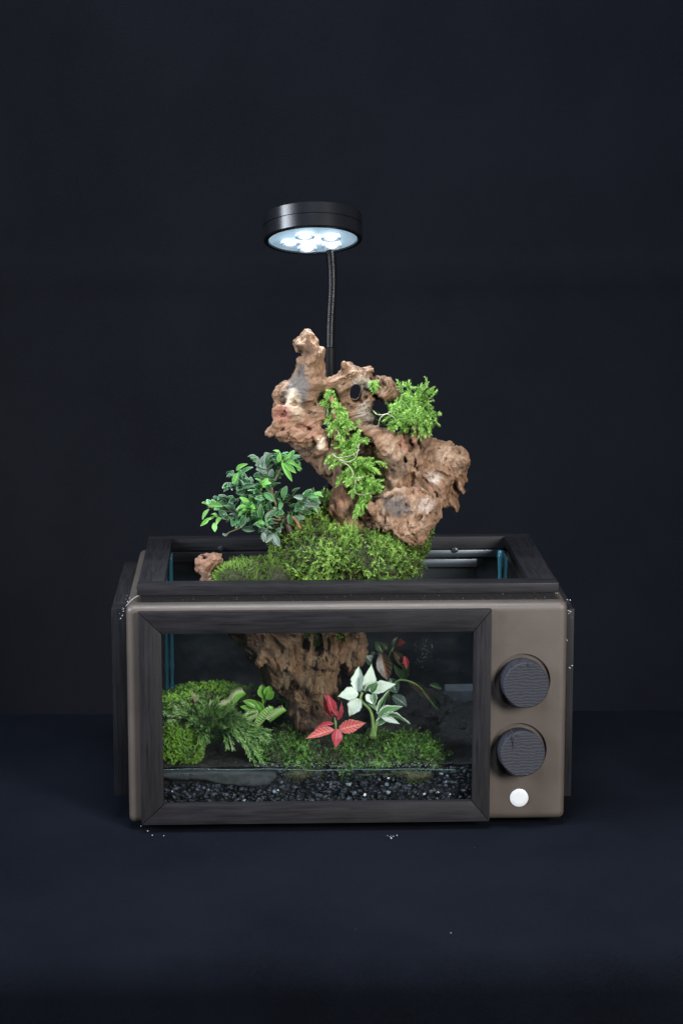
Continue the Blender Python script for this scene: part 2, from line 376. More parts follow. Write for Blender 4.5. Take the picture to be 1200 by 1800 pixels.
ml_fitw = leaf_mat('dark_leaf_silver_veins', (.015, .04, .025), None, (.22, .32, .27), .1, .07, 9, .8, .4, .1)
ml_fitg = leaf_mat('plain_deep_green_leaf', (.03, .08, .03), (.09, .04, .03), (.07, .13, .05), .08, .05, 8, .5, .4, .15)
ml_fly = leaf_mat('flytrap_green', (.13, .34, .035), (.24, .5, .07), (.2, .42, .06), .12, .06, 0, .5, .35, .25)
m_trapin = stem_mat('flytrap_red_inside', (.20, .09, .03)); m_trap = stem_mat('flytrap_green_lobe', (.14, .36, .04)); m_tooth = stem_mat('flytrap_tooth', (.85, .9, .55))

# ------------------------------------------------------------------ setting: table cloth and backdrop
yb = ground(600, 1252)[1]; yf = ground(600, 1668)[1]
rr = .03
prof = [(yf-rr-.004, -.7), (yf-rr-.002, -.35), (yf-rr, -.12)]+[(yf-rr*math.cos(t), -rr+rr*math.sin(t)) for t in np.linspace(0, math.pi/2, 9)]
prof += [(y, 0) for y in np.linspace(yf+.03, yb-.03, 90)]+[(yb+.012*math.sin(t), -.012+.012*math.cos(t)) for t in np.linspace(0, math.pi/2, 6)]+[(yb+.014, -.15), (yb+.016, -.6)]
# denser rows on the front drop
rows = []
for i in range(2): 
    (a0, b0), (a1, b1) = prof[i], prof[i+1]
    for k in range(12): rows.append((a0+(a1-a0)*k/12, b0+(b1-b0)*k/12))
prof = rows+prof[2:]
xs = np.linspace(-1.0, 1.0, 221)
V = np.array([[x, y, z] for (y, z) in prof for x in xs])
drop = np.clip((-V[:, 2])/.2, 0, 1)*(V[:, 1] < yf+.02)
V[:, 1] += drop*(.010*vnoise(V*np.array([1, 0, .35]), 7)+.004*vnoise(V*np.array([1, 0, .6]), 21, 5))
flat = (V[:, 2] > -.04); nearbox = np.clip(np.minimum(np.abs(V[:, 0])-.2, 1)/.15+np.clip((-.01-V[:, 1])/.1, 0, 1), 0, 1)
V[:, 2] += flat*(np.clip(.0022*vnoise(V*np.array([.5, 1, 0]), 9)+.0012*np.abs(vnoise(V*np.array([1, .6, 0]), 16, 3)), -.004, .004)*nearbox-.0015)
nx = len(xs); ii = np.arange(len(prof)-1)[:, None]*nx+np.arange(nx-1)[None]; ii = ii.ravel()
tc = part('tablecloth', V, np.stack([ii, ii+1, ii+nx+1, ii+nx], 1), m_table, origin=(0, 0, 0)); tag(tc, kind='structure')
YB = 1.75
xs = np.linspace(-2.2, 2.2, 161); zs = np.linspace(-1.5, 2.6, 161)
V = np.array([[x, YB, z] for z in zs for x in xs])
zc = at(600, 478, YB)[2]
V[:, 1] += .03*vnoise(V*np.array([.9, 0, .5]), 2.3)+.010*vnoise(V*np.array([1, 0, .25]), 6, 4)-.006*np.exp(-((V[:, 2]-zc+.01*vnoise(V, 3))/.012)**2)
ii = (np.arange(160)[:, None]*161+np.arange(160)[None]).ravel()
bd = part('backdrop', V, np.stack([ii, ii+1, ii+162, ii+161], 1), m_back, origin=(0, YB, 0)); tag(bd, kind='structure')

# ------------------------------------------------------------------ SDF tools
def grid(lo, hi, h):
    lo = np.array(lo); hi = np.array(hi)
    ax = [np.arange(lo[i], hi[i]+h, h) for i in range(3)]
    return ax
def surface_nets(Fd, ax, h):
    s = Fd < 0
    c = np.zeros([n-1 for n in Fd.shape], np.uint8)
    for dx in (0, 1):
        for dy in (0, 1):
            for dz in (0, 1):
                c += s[dx:Fd.shape[0]-1+dx, dy:Fd.shape[1]-1+dy, dz:Fd.shape[2]-1+dz]
    idx = np.argwhere((c > 0) & (c < 8)); m = len(idx)
    vid = np.full(c.shape, -1, np.int32); vid[tuple(idx.T)] = np.arange(m)
    acc = np.zeros((m, 3)); cnt = np.zeros(m)
    cor = [(a, b_, d) for a in (0, 1) for b_ in (0, 1) for d in (0, 1)]
    val = {k: Fd[idx[:, 0]+k[0], idx[:, 1]+k[1], idx[:, 2]+k[2]] for k in cor}
    for k in cor:
        for a in range(3):
            if k[a] == 0:
                k2 = list(k); k2[a] = 1; k2 = tuple(k2); fa, fb = val[k], val[k2]
                cr = (fa < 0) != (fb < 0); t = np.where(cr, fa/np.where(cr, fa-fb, 1), 0)
                p = np.tile(np.array(k, float), (m, 1)); p[:, a] = t
                acc[cr] += p[cr]; cnt[cr] += 1
    V = (idx+acc/cnt[:, None])*h+np.array([a[0] for a in ax])
    quads = []
    for a in range(3):
        u, w_ = [(1, 2), (2, 0), (0, 1)][a]
        n = list(Fd.shape)
        sl0 = [slice(None)]*3; sl1 = [slice(None)]*3; sl0[a] = slice(0, n[a]-1); sl1[a] = slice(1, n[a])
        A, B = s[tuple(sl0)], s[tuple(sl1)]
        e = np.argwhere(A != B); e = e[(e[:, u] > 0) & (e[:, w_] > 0) & (e[:, u] < n[u]-1) & (e[:, w_] < n[w_]-1)]
        fl_ = A[tuple(e.T)]
        def cell(du, dw):
            q = e.copy(); q[:, u] -= du; q[:, w_] -= dw; return vid[tuple(q.T)]
        Q = np.stack([cell(1, 1), cell(0, 1), cell(0, 0), cell(1, 0)], 1)
        Q[~fl_] = Q[~fl_][:, ::-1]; quads.append(Q)
    Q = np.concatenate(quads); Q = Q[(Q >= 0).all(1)]
    return V, Q
def smin(a, b, k):
    h = np.clip(.5+.5*(b-a)/k, 0, 1); return b*(1-h)+a*h-k*h*(1-h)
def poly_depth(X, Z, poly):
    """signed distance inside positive"""
    P = np.asarray(poly); d = np.full(X.shape, 1e9); ins = np.zeros(X.shape, bool); n = len(P)
    for i in range(n):
        a = P[i]; b_ = P[(i+1) % n]; e = b_-a; L = e@e+1e-15
        t = np.clip(((X-a[0])*e[0]+(Z-a[1])*e[1])/L, 0, 1)
        d = np.minimum(d, (X-a[0]-t*e[0])**2+(Z-a[1]-t*e[1])**2)
        c = (a[1] > Z) != (b_[1] > Z)
        with np.errstate(divide='ignore', invalid='ignore'): xi = a[0]+(Z-a[1])*e[0]/(e[1] if e[1] else 1e-12)
        ins ^= c & (X < xi)
    d = np.sqrt(d); return np.where(ins, d, -d)
def smooth_poly(pts, n=3):
    P = np.asarray(pts, float)
    for _ in range(n-1):
        Q = np.roll(P, -1, 0); P = np.stack([.78*P+.22*Q, .22*P+.78*Q], 1).reshape(-1, 2)
    return P

class Field:
    def __init__(s, lo, hi, h):
        s.ax = grid(lo, hi, h); s.h = h; s.F = np.full([len(a) for a in s.ax], .05, np.float32)
        s.X, s.Z = np.meshgrid(s.ax[0], s.ax[2], indexing='ij')
    def slab(s, poly_px, Y, T, Rr, k=.004, tilt=(0, 0), warp=0, op='add'):
        k = min(k, .002)
        pts = np.array([at(x, y, Y)[[0, 2]] for x, y in smooth_poly(poly_px, 2)])
        D = poly_depth(s.X, s.Z, pts)
        cx, cz = pts.mean(0)
        yc = Y+tilt[0]*(s.X-cx)+tilt[1]*(s.Z-cz)
        if warp:
            G = np.stack([s.X, s.Z*0+Y, s.Z], -1); yc = yc+warp*fbm(G, 28, 2, Y*900+T*500)
        q = np.clip(Rr-D, 0, None)/Rr
        v_ = np.abs(s.ax[1][None, :, None]-yc[:, None, :])/T
        f = (np.sqrt(q[:, None, :]**2+v_**2)-1)*min(Rr, T)
        s.F = smin(s.F, f.astype(np.float32), k)
    def _sub(s, c, r):
        i = [slice(max(0, int(np.searchsorted(s.ax[a], c[0][a]-r))), int(np.searchsorted(s.ax[a], c[1][a]+r))) for a in range(3)]
        G = np.stack(np.meshgrid(*[s.ax[a][i[a]] for a in range(3)], indexing='ij'), -1); return tuple(i), G
    def cap(s, pts, r, k=.003, sub=False):
        """tapered capsules along world points with radii r"""
        P = np.asarray(pts, float); r = np.broadcast_to(np.asarray(r, float), (len(P),)); m = max(r)+.012
        i, G = s._sub((P.min(0), P.max(0)), m)
        if G.size == 0: return
        f = np.full(G.shape[:3], .05, np.float32)
        for a in range(len(P)-1):
            e = P[a+1]-P[a]; t = np.clip(((G-P[a])@e)/(e@e+1e-12), 0, 1)
            d = np.linalg.norm(G-P[a]-t[..., None]*e, axis=-1)-(r[a]+(r[a+1]-r[a])*t)
            f = np.minimum(f, d)
        s.F[i] = -smin(-s.F[i], f, k) if sub else smin(s.F[i], f, k)
    def ell(s, c, rad, k=.004, sub=False):
        c = np.asarray(c, float); rad = np.asarray(rad, float)
        i, G = s._sub((c-rad, c+rad), .012)
        if G.size == 0: return
        f = ((np.linalg.norm((G-c)/rad, axis=-1)-1)*rad.min()).astype(np.float32)
        s.F[i] = -smin(-s.F[i], f, k) if sub else smin(s.F[i], f, k)
    def mesh(s): 
        s.F[0] = s.F[-1] = .05; s.F[:, 0] = s.F[:, -1] = .05; s.F[:, :, 0] = s.F[:, :, -1] = .05
        return surface_nets(s.F, s.ax, s.h)
    def disp(s, fn, band=.0075):
        m = np.abs(s.F) < band; ijk = np.argwhere(m)
        P = np.stack([s.ax[a][ijk[:, a]] for a in range(3)], 1); s.F[m] += fn(P).astype(np.float32)
def vnormals(V, Q):
    n = np.cross(V[Q[:, 2]]-V[Q[:, 0]], V[Q[:, 3]]-V[Q[:, 1]]); out = np.zeros_like(V)
    for k in range(4): np.add.at(out, Q[:, k], n)
    return out/(np.linalg.norm(out, axis=1)[:, None]+1e-12)

# ------------------------------------------------------------------ driftwood
def c1(x, y): return (470+x/6, 570+y/6)
def c2(x, y): return (460+x*.31667, 570+y*.31667)
def c3(x, y): return (640+x/5.455, 650+y/5.455)
def c5(x, y): return (400+x/4.615, 1100+y/4.615)
def px(f, s): return [f(*p) for p in s]
H = .0012
Fl = Field((-.15, .045, .03), (.13, .205, .495), H)
YT = .12
# left horn and head
Fl.slab(px(c1, [(385, 78), (425, 66), (480, 100), (520, 160), (535, 245), (590, 252), (606, 300), (585, 380), (590, 470), (605, 560), (640, 610), (620, 660), (560, 705), (535, 770), (555, 830), (585, 900), (585, 1000), (560, 1060), (480, 1130), (300, 1080), (120, 1010), (72, 980), (62, 880), (78, 720), (110, 640), (160, 597), (230, 600), (290, 520), (318, 430), (330, 370), (388, 325), (370, 280), (325, 250), (286, 215), (298, 170), (350, 130)]), YT-.004, .019, .014, warp=.006)
Fl.slab(px(c1, [(60, 1000), (160, 990), (250, 1020), (420, 1080), (600, 1110), (655, 1180), (660, 1280), (610, 1390), (520, 1390), (440, 1330), (350, 1270), (240, 1240), (130, 1232), (70, 1190), (34, 1120)]), YT-.013, .019, .013, warp=.006)
# strut running down from the head
Fl.slab(px(c2, [(150, 640), (260, 660), (330, 700), (420, 720), (430, 900), (412, 905), (350, 862), (300, 822), (255, 765), (205, 710)]), YT+.012, .011, .011)
# arched middle piece with the eye hole
Fl.slab(px(c2, [(310, 350), (345, 325), (400, 290), (430, 280), (452, 215), (480, 205), (522, 235), (560, 250), (608, 243), (622, 268), (590, 262), (612, 292), (575, 300), (585, 315), (640, 287), (690, 292), (735, 325), (765, 360), (782, 418), (745, 405), (690, 418), (650, 405), (605, 430), (608, 480), (618, 535), (570, 548), (530, 560), (490, 575), (480, 520), (432, 482), (422, 430), (408, 385), (388, 352), (350, 385), (320, 410)]), YT+.004, .017, .008, warp=.009)
# back piece joining everything
Fl.slab(px(c2, [(430, 460), (520, 520), (600, 540), (680, 640), (700, 900), (690, 1010), (620, 1120), (500, 1150), (440, 1000), (405, 900), (400, 780), (380, 700), (400, 600)]), YT+.042, .012, .014, warp=.006)
# stem
Fl.slab(px(c2, [(425, 740), (462, 760), (480, 860), (500, 930), (530, 958), (505, 990), (528, 1050), (620, 1085), (700, 1140), (740, 1190), (760, 1540), (480, 1540), (430, 1200), (388, 1120), (382, 1050), (400, 960), (410, 880), (408, 800)]), YT-.004, .018, .015, warp=.006)
# right-hand mass in four lobes
Fl.slab(px(c3, [(-85, 560), (-30, 535), (60, 525), (150, 565), (250, 580), (330, 630), (380, 700), (400, 860), (440, 1000), (440, 1130), (300, 1170), (190, 1210), (205, 1060), (160, 950), (90, 800), (0, 690)]), YT-.012, .022, .016, warp=.008)
Fl.slab(px(c3, [(330, 640), (400, 590), (490, 555), (520, 700), (560, 950), (700, 1080), (690, 1200), (420, 1170), (400, 900)]), YT-.004, .020, .014, warp=.007)
Fl.slab(px(c3, [(480, 590), (560, 620), (700, 690), (800, 697), (920, 738), (985, 788), (1022, 890), (962, 1000), (945, 1100), (975, 1168), (942, 1198), (880, 1130), (850, 1050), (830, 1180), (760, 1330), (700, 1330), (680, 1200), (600, 1080), (530, 950), (490, 800)]), YT-.010, .017, .013, warp=.010)
Fl.slab(px(c3, [(840, 1010), (900, 1160), (912, 1222), (880, 1215), (912, 1300), (878, 1362), (845, 1320), (780, 1335), (745, 1310), (780, 1150)]), YT-.004, .011, .005)
Fl.slab(px(c3, [(48, 1310), (90, 1245), (180, 1188), (300, 1155), (500, 1135), (640, 1170), (700, 1300), (738, 1380), (690, 1445), (620, 1500), (592, 1600), (545, 1642), (430, 1675), (320, 1640), (250, 1560), (150, 1505), (60, 1400)]), YT-.030, .022, .011, warp=.008)
# lower trunk in the tank
Fl.slab(px(c5, [(-40, -200), (200, -270), (900, -290), (1300, -260), (1200, -160), (1125, 0), (1118, 60), (1112, 150), (1090, 250), (1040, 335), (975, 392), (925, 380), (910, 540), (800, 640), (765, 820), (690, 845), (600, 785), (520, 700), (478, 620), (430, 550), (345, 480), (295, 400), (238, 310), (190, 255), (140, 195), (85, 130), (22, 60), (-40, -80)]), YT-.024, .036, .026, warp=.010)
Fl.slab(px(c5, [(470, 640), (560, 600), (760, 640), (840, 700), (820, 850), (600, 870), (520, 760)]), YT-.028, .03, .02, warp=.006)
A3 = lambda f, pts, Y: [at(*f(*p), Y) for p in pts]
# ridges, knots
Fl.cap(A3(c1, [(290, 730), (235, 790), (220, 850), (290, 930), (360, 1010), (470, 1075)], YT-.024), [.0028, .004, .0035, .003, .003, .002])
Fl.cap(A3(c1, [(300, 810), (380, 810), (480, 800), (560, 870), (575, 960), (540, 1040)], YT-.021), [.002, .0032, .0035, .003, .003, .002])
Fl.cap(A3(c1, [(90, 900), (130, 870), (190, 870), (230, 920), (220, 985), (150, 1010), (95, 985), (85, 920)], YT-.024), .0028)
Fl.ell(at(*c1(155, 950), YT-.030), (.006, .007, .007), .002, True)
Fl.ell(at(*c1(420, 940), YT-.026), (.008, .007, .011), .003, True)
Fl.ell(at(*c1(130, 1120), YT-.026), (.013, .008, .010), .004)
Fl.ell(at(*c1(160, 1120), YT-.038), (.005, .008, .004), .002, True); Fl.ell(at(*c1(215, 1140), YT-.036), (.002, .006, .004), .002, True)
Fl.cap(A3(c1, [(565, 1230), (570, 1290)], YT-.036), [.0062, .0055], .003)
Fl.cap(A3(c1, [(330, 1150), (450, 1180), (540, 1150)], YT-.030), [.003, .004, .003])
Fl.cap(A3(c1, [(110, 660), (90, 760), (100, 850)], YT-.020), [.003, .004, .003]); Fl.ell(at(*c1(195, 680), YT-.024), (.003, .008, .003), .001, True)
Fl.cap(A3(c1, [(420, 120), (450, 260), (440, 400), (480, 520)], YT-.021), [.002, .004, .004, .003])
Fl.ell(at(*c1(395, 330), YT-.026), (.005, .006, .006), .003, True)
# hollow under the head, holes
Fl.cap(A3(c2, [(200, 700), (240, 720), (330, 790)], YT-.004), [.003, .005, .004], .002, True)
for p, r_ in (((632, 415), .0035), ((618, 388), .0022), ((555, 440), .0016), ((590, 372), .0018), ((575, 415), .0014), ((590, 640), .003), ((617, 665), .0022), ((590, 640), .003), ((600, 658), .0015), ((240, 700), .002)):
    q = at(*c2(*p), YT-.02); Fl.cap([q+[0, -.02, 0], q+[0, .035, 0]], r_, .0012, True)
Fl.cap(A3(c2, [(455, 220), (470, 290), (430, 350), (450, 440), (440, 480)], YT-.008), [.003, .0045, .003, .003, .003])
Fl.cap(A3(c2, [(480, 310), (545, 305), (590, 320), (600, 350)], YT-.007), [.002, .003, .0035, .003])
Fl.cap(A3(c2, [(640, 295), (700, 320), (765, 400)], YT-.006), [.002, .003, .002])
Fl.ell(at(*c2(470, 420), YT-.012), (.005, .006, .014), .003, True)
Fl.ell(at(*c2(690, 370), YT-.012), (.010, .005, .008), .003, True)
# right mass relief
Fl.cap(A3(c3, [(355, 640), (400, 760), (455, 900)], YT-.036), [.002, .0035, .002], .0015, True)
Fl.cap(A3(c3, [(175, 1215), (300, 1180), (480, 1150), (560, 1120)], YT-.052), [.003, .004, .003, .002], .0015, True)
Fl.cap(A3(c3, [(560, 1010), (620, 1100), (690, 1210)], YT-.034), [.002, .004, .003], .0015, True)
Fl.cap(A3(c3, [(350, 650), (370, 740), (440, 860), (420, 960)], YT-.026), [.003, .0035, .003, .002])
Fl.cap(A3(c3, [(495, 570), (480, 690), (530, 860), (540, 960), (640, 1060)], YT-.024), [.003, .0032, .003, .0032, .003])
Fl.cap(A3(c3, [(490, 780), (500, 840), (525, 920)], YT-.030), [.0055, .0045, .003], .0012, True)
Fl.cap(A3(c3, [(505, 1065), (490, 1130)], YT-.034), [.0020, .0055], .002, True)
Fl.cap(A3(c3, [(760, 840), (730, 940), (830, 1010), (760, 1160), (715, 1300)], YT-.026), [.002, .003, .004, .004, .003])
Fl.ell(at(*c3(680, 1000), YT-.034), (.010, .008, .010), .004, True); Fl.ell(at(*c3(300, 980), YT-.042), (.016, .010, .012), .005, True)
Fl.ell(at(*c3(880, 990), YT-.03), (.006, .008, .006), .003, True)
Fl.cap(A3(c3, [(930, 760), (985, 880), (900, 1010)], YT-.022), [.003, .004, .002])
Fl.cap(A3(c3, [(190, 1210), (300, 1160), (440, 1170), (510, 1100), (560, 1150), (660, 1200)], YT-.044), [.003, .003, .0028, .0015, .003, .003])
Fl.cap(A3(c3, [(60, 1320), (110, 1380), (170, 1470), (230, 1530)], YT-.044), [.004, .0045, .004, .003])
Fl.ell(at(*c3(300, 1310), YT-.052), (.013, .008, .011), .004, True)
Fl.cap(A3(c3, [(105, 1290), (150, 1330), (200, 1300)], YT-.046), [.002, .003, .002], .0015, True)
Fl.ell(at(*c3(630, 1290), YT-.044), (.010, .008, .010), .004)
Fl.cap(A3(c3, [(560, 1330), (640, 1400), (720, 1400)], YT-.046), [.002, .003, .003], .002, True)
Fl.cap(A3(c3, [(300, 1480), (450, 1560), (560, 1620)], YT-.044), [.003, .005, .004])
Fl.cap(A3(c3, [(240, 1560), (300, 1620), (330, 1700)], YT-.042), [.003, .004, .004], .002, True)
Fl.ell(at(*c3(30, 1450), YT-.03), (.010, .02, .012), .004, True)
Fl.ell(at(*c2(470, 1010), YT-.018), (.013, .008, .014), .004); Fl.ell(at(*c2(500, 1030), YT-.029), (.003, .006, .006), .0015, True)
# trunk relief
Fl.ell(at(*c5(745, 190), YT-.022-.04), (.010, .03, .018), .003, True); Fl.ell(at(*c5(640, 170), YT-.022-.04), (.006, .014, .008), .003, True)
Fl.cap(A3(c5, [(550, 300), (640, 290), (760, 300), (860, 340)], YT-.022-.034), [.004, .006, .006, .003])
Fl.cap(A3(c5, [(600, 360), (700, 420), (740, 480)], YT-.022-.042), [.002, .0035, .002], .002, True)
Fl.cap(A3(c5, [(580, 400), (640, 480), (710, 530)], YT-.022-.040), [.004, .006, .004])
Fl.cap(A3(c5, [(500, 520), (560, 560), (620, 640)], YT-.022-.038), [.003, .004, .003], .002, True)
Fl.cap(A3(c5, [(430, 470), (430, 450)], YT-.022-.036), .004, .002, True)
Fl.ell(at(*c5(660, 620), YT-.022-.038), (.010, .008, .007), .003, True)
Fl.cap(A3(c5, [(1085, 70), (1090, 150), (1050, 240), (985, 340)], YT-.022-.030), [.005, .006, .006, .004])
Fl.cap(A3(c5, [(1045, 80), (1040, 180), (960, 270), (930, 340)], YT-.022-.038), [.002, .003, .003, .002], .002, True)
Fl.ell(at(*c5(930, 440), YT-.022-.03), (.006, .02, .016), .003, True)
Fl.cap(A3(c5, [(300, 70), (320, 150), (290, 230), (260, 290)], YT-.022-.034), [.003, .004, .004, .003])
Fl.cap(A3(c5, [(320, 280), (370, 400), (400, 440)], YT-.022-.032), [.002, .003, .002], .002, True)
Fl.cap(A3(c5, [(800, 480), (790, 640), (740, 800)], YT-.022-.030), [.005, .007, .005])
Fl.cap(A3(c5, [(500, 650), (560, 700), (650, 730)], YT-.022-.036), [.003, .005, .004], .003, True)
def worley(P, cell, seed):
    q = P/cell+seed*7.31+50; b0 = np.floor(q-.5).astype(np.int64); f1 = np.full(len(P), 9.0); f2 = f1.copy(); hid = np.zeros(len(P))
    for dx in (0, 1):
        for dy in (0, 1):
            for dz in (0, 1):
                c = b0+[dx, dy, dz]; m = c % 48
                j = np.stack([_LAT[m[:, 0], m[:, 1], m[:, 2]], _LAT[m[:, 1], m[:, 2], m[:, 0]], _LAT[m[:, 2], m[:, 0], (m[:, 1]+9) % 48]], 1)
                d = np.linalg.norm(q-(c+.5+.36*j), axis=1); n1 = d < f1; f2 = np.where(n1, f1, np.minimum(f2, d)); hid = np.where(n1, j[:, 0], hid); f1 = np.where(n1, d, f1)
    return f1, f2, hid
def flow(P):
    """grain coordinates: stretched along the upright, warped by slow noise"""
    wx = fbm(P, 15, 2, 3); wz = fbm(P, 13, 2, 31)
    an = .9*vnoise(P, 9, 61)*np.clip((P[:, 2]-.19)/.06, .25, 1)+.2*np.clip(P[:, 0]/.05, -1, 1)*np.clip((P[:, 2]-.26)/.05, 0, 1); ca, sa = np.cos(an), np.sin(an)
    x = P[:, 0]+.022*wx; z = P[:, 2]-.3+.02*wz; x, z = x*ca-z*sa, x*sa+z*ca
    return np.stack([x, P[:, 1]+.012*wz, z*.33], 1)
def dd(P):
    f_ = flow(P); r1 = 1-np.abs(fbm(f_, 70, 2, 5)); r2 = vnoise(f_, 260, 9)
    lum = fbm(P, 45, 3, 11)
    cr = np.abs(fbm(f_, 95, 2, 77)); crk = .0018*np.clip(1-cr/.07, 0, 1)**.7*np.clip(.5+1.5*vnoise(P, 40, 8), 0, 1)
    r3 = 1-np.abs(fbm(f_, 170, 2, 55))
    W1 = P+.010*np.stack([vnoise(P, 30, 1), vnoise(P, 30, 21), vnoise(P, 30, 41)], 1)
    g_ = flow(W1)*np.array([1, 1, 1.6]); a1, a2, _ = worley(g_, .021, 1); s1 = 1-np.exp(-(a2-a1)*4.5)
    a1, a2, h2 = worley(flow(P+.004*np.stack([vnoise(P, 90, 1), vnoise(P, 90, 21), vnoise(P, 90, 41)], 1)), .0085, 2); s2 = 1-np.exp(-(a2-a1)*5)
    pit = (h2 > .62)*.0035*np.clip(1-a1/.26, 0, 1)
    up_ = np.clip((P[:, 2]-.27)/.04, 0, 1)
    return (.0052-.0016*up_)*(s1-.62)*np.clip(.6+lum, .25, 1.2)+.0011*(s2-.62)+pit-.0032*lum-.0018*(r1-.78)-.0012*(r3-.75)-.0010*r2+crk-.0007*vnoise(P, 420, 2)-.0010*fbm(P, 170, 2, 19)
Fl.disp(dd)
hx = at(*c2(520, 386), YT); Fl.cap([hx+[0, -.06, 0], hx+[0, .06, 0]], .0060, .0015, True); Fl.cap([hx+[0, -.06, .0055], hx+[0, .06, .0055]], .0052, .0015, True); Fl.cap([hx+[0, -.06, -.004], hx+[0, .06, -.004]], .0048, .0015, True)
V, Q = Fl.mesh()
# drop tiny islands is not needed: everything overlaps; colours
nl = fbm(V, 22, 3, 2); nf = fbm(flow(V), 120, 3, 40); nr = fbm(V, 34, 2, 71)
def mixc(a, b_, t): return a+(np.asarray(b_)-a)*np.clip(t, 0, 1)[:, None]
C = np.tile(np.array([.225, .125, .070]), (len(V), 1))
C = mixc(C, [.33, .215, .140], .4+1.9*nf); C = mixc(C, [.17, .09, .045], 1.1*nl+.15); C = mixc(C, [.30, .14, .085], 1.2*nr-.25)
C = mixc(C, [.10, .055, .03], (fbm(flow(V), 75, 3, 91)-.2)*5*.8)
C = mixc(C, [.40, .27, .18], (fbm(flow(V), 60, 3, 131)-.24)*5*.4)
def blotch(pt, rad, col, amt=1.0, s=.35):
    global C
    d = np.linalg.norm((V-np.asarray(pt))/np.asarray(rad), axis=1)+s*fbm(V, 90, 3, rad[0]*1000)
    C = mixc(C, col, amt*np.clip((1-d)*2.5, 0, 1))
blotch(at(*c1(330, 680), YT-.022), (.011, .02, .022), (.11, .105, .10), .85, .9)
blotch(at(*c1(280, 760), YT-.022), (.018, .02, .012), (.12, .11, .105), .7, .9)
blotch(at(*c1(250, 830), YT-.028), (.011, .012, .018), (.62, .50, .37), .9)
blotch(at(*c1(320, 950), YT-.028), (.010, .014, .020), (.50, .37, .26), .8)
blotch(at(*c1(160, 950), YT-.026), (.012, .014, .012), (.30, .11, .08), .7)
blotch(at(*c1(350, 1130), YT-.03), (.03, .02, .016), (.30, .15, .09), .6)
blotch(at(*c1(565, 1270), YT-.042), (.008, .010, .009), (.66, .52, .38), 1)
blotch(at(*c2(590, 500), YT-.01), (.016, .02, .016), (.42, .36, .30), .7)
blotch(at(*c2(560, 330), YT-.01), (.014, .02, .010), (.42, .37, .31), .6)
blotch(at(*c3(300, 1310), YT-.045), (.016, .014, .013), (.10, .09, .085), .8, .6)
blotch(at(*c3(300, 900), YT-.034), (.018, .014, .011), (.19, .13, .09), .7, .6)
blotch(at(*c3(300, 760), YT-.034), (.014, .014, .012), (.46, .32, .22), .7)
blotch(at(*c3(660, 1040), YT-.026), (.010, .014, .009), (.55, .46, .38), .7)
blotch(at(*c3(420, 690), YT-.030), (.012, .014, .016), (.34, .15, .09), .7)
blotch(at(*c3(590, 1300), YT-.045), (.013, .014, .011), (.42, .34, .29), .6)
low = np.clip((.215-V[:, 2])/.03, 0, 1)   # wood colour browner and darker inside the tank, darker again towards the foot
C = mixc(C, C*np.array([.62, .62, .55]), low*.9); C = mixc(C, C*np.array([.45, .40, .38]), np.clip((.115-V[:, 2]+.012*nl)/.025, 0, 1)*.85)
C = np.clip(C, .01, 1)
ff = flow(V)*190
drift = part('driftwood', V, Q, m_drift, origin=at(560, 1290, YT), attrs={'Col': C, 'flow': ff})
tag(drift, 'large gnarled brown driftwood rising out of the glass tank, with horn and eye hole', 'driftwood')
# red splinter standing among the ferns
P = bez([at(*c2(*p), YT-.022) for p in ((412, 640), (410, 560), (400, 480), (386, 400))], 12)
V_, F_ = tube(P, np.linspace(.0036, .0016, 12)*(1+.2*rng.standard_normal(12)), 7)
part('splinter', V_, F_, m_tan, drift)

# small piece of driftwood at the left of the opening
Fs = Field((-.175, .05, .15), (-.095, .14, .28), .0012)
Ys = .09
Fs.slab([(345, 988), (352, 983), (362, 986), (364, 976), (375, 973), (388, 977), (391, 990), (385, 1002), (380, 1012), (378, 1060), (372, 1110), (358, 1110), (357, 1030), (357, 1008), (347, 1000)], Ys, .010, .008, warp=.004)
Fs.cap([at(350, 990, Ys-.006), at(364, 992, Ys-.010), at(378, 982, Ys-.008)], [.004, .005, .005])
Fs.disp(dd, .008); V, Q = Fs.mesh(); nf = fbm(flow(V), 120, 3, 40)
C = mixc(np.tile(np.array([.27, .135, .085]), (len(V), 1)), [.36, .22, .15], .5+nf)
o = part('driftwood_stump', V, Q, m_drift, attrs={'Col': C, 'flow': flow(V)*190})
tag(o, 'small knobbly driftwood stump at the left end of the flat moss bed', 'driftwood')

# ------------------------------------------------------------------ terrarium cabinet
cab = thing('terrarium_cabinet', (0, .14, 0), 'brown retro television shaped terrarium cabinet with black wooden frames, glass front and two knobs', 'terrarium')
ZB, ZT, YBK = .006, .2314, .292
def boolean(o, cutters, op='DIFFERENCE'):
    for c_ in cutters:
        md = o.modifiers.new('b', 'BOOLEAN'); md.operation = op; md.object = c_; md.solver = 'EXACT'
    dg = bpy.context.evaluated_depsgraph_get(); dg.update()
    me = bpy.data.meshes.new_from_object(o.evaluated_get(dg)); o.modifiers.clear(); old = o.data; o.data = me
    for c_ in cutters: bpy.data.objects.remove(c_, do_unlink=True)
def tmp(bm):
    bmesh.ops.recalc_face_normals(bm, faces=bm.faces)
    me = bpy.data.meshes.new('t'); bm.to_mesh(me); bm.free(); o = bpy.data.objects.new('t', me); COL.objects.link(o); return o
bm = box_bm(-.22, .22, 0, YBK, ZB, ZT)
shell = from_bm('shell', bm, m_shell, cab, bevel=.0088, seg=7)
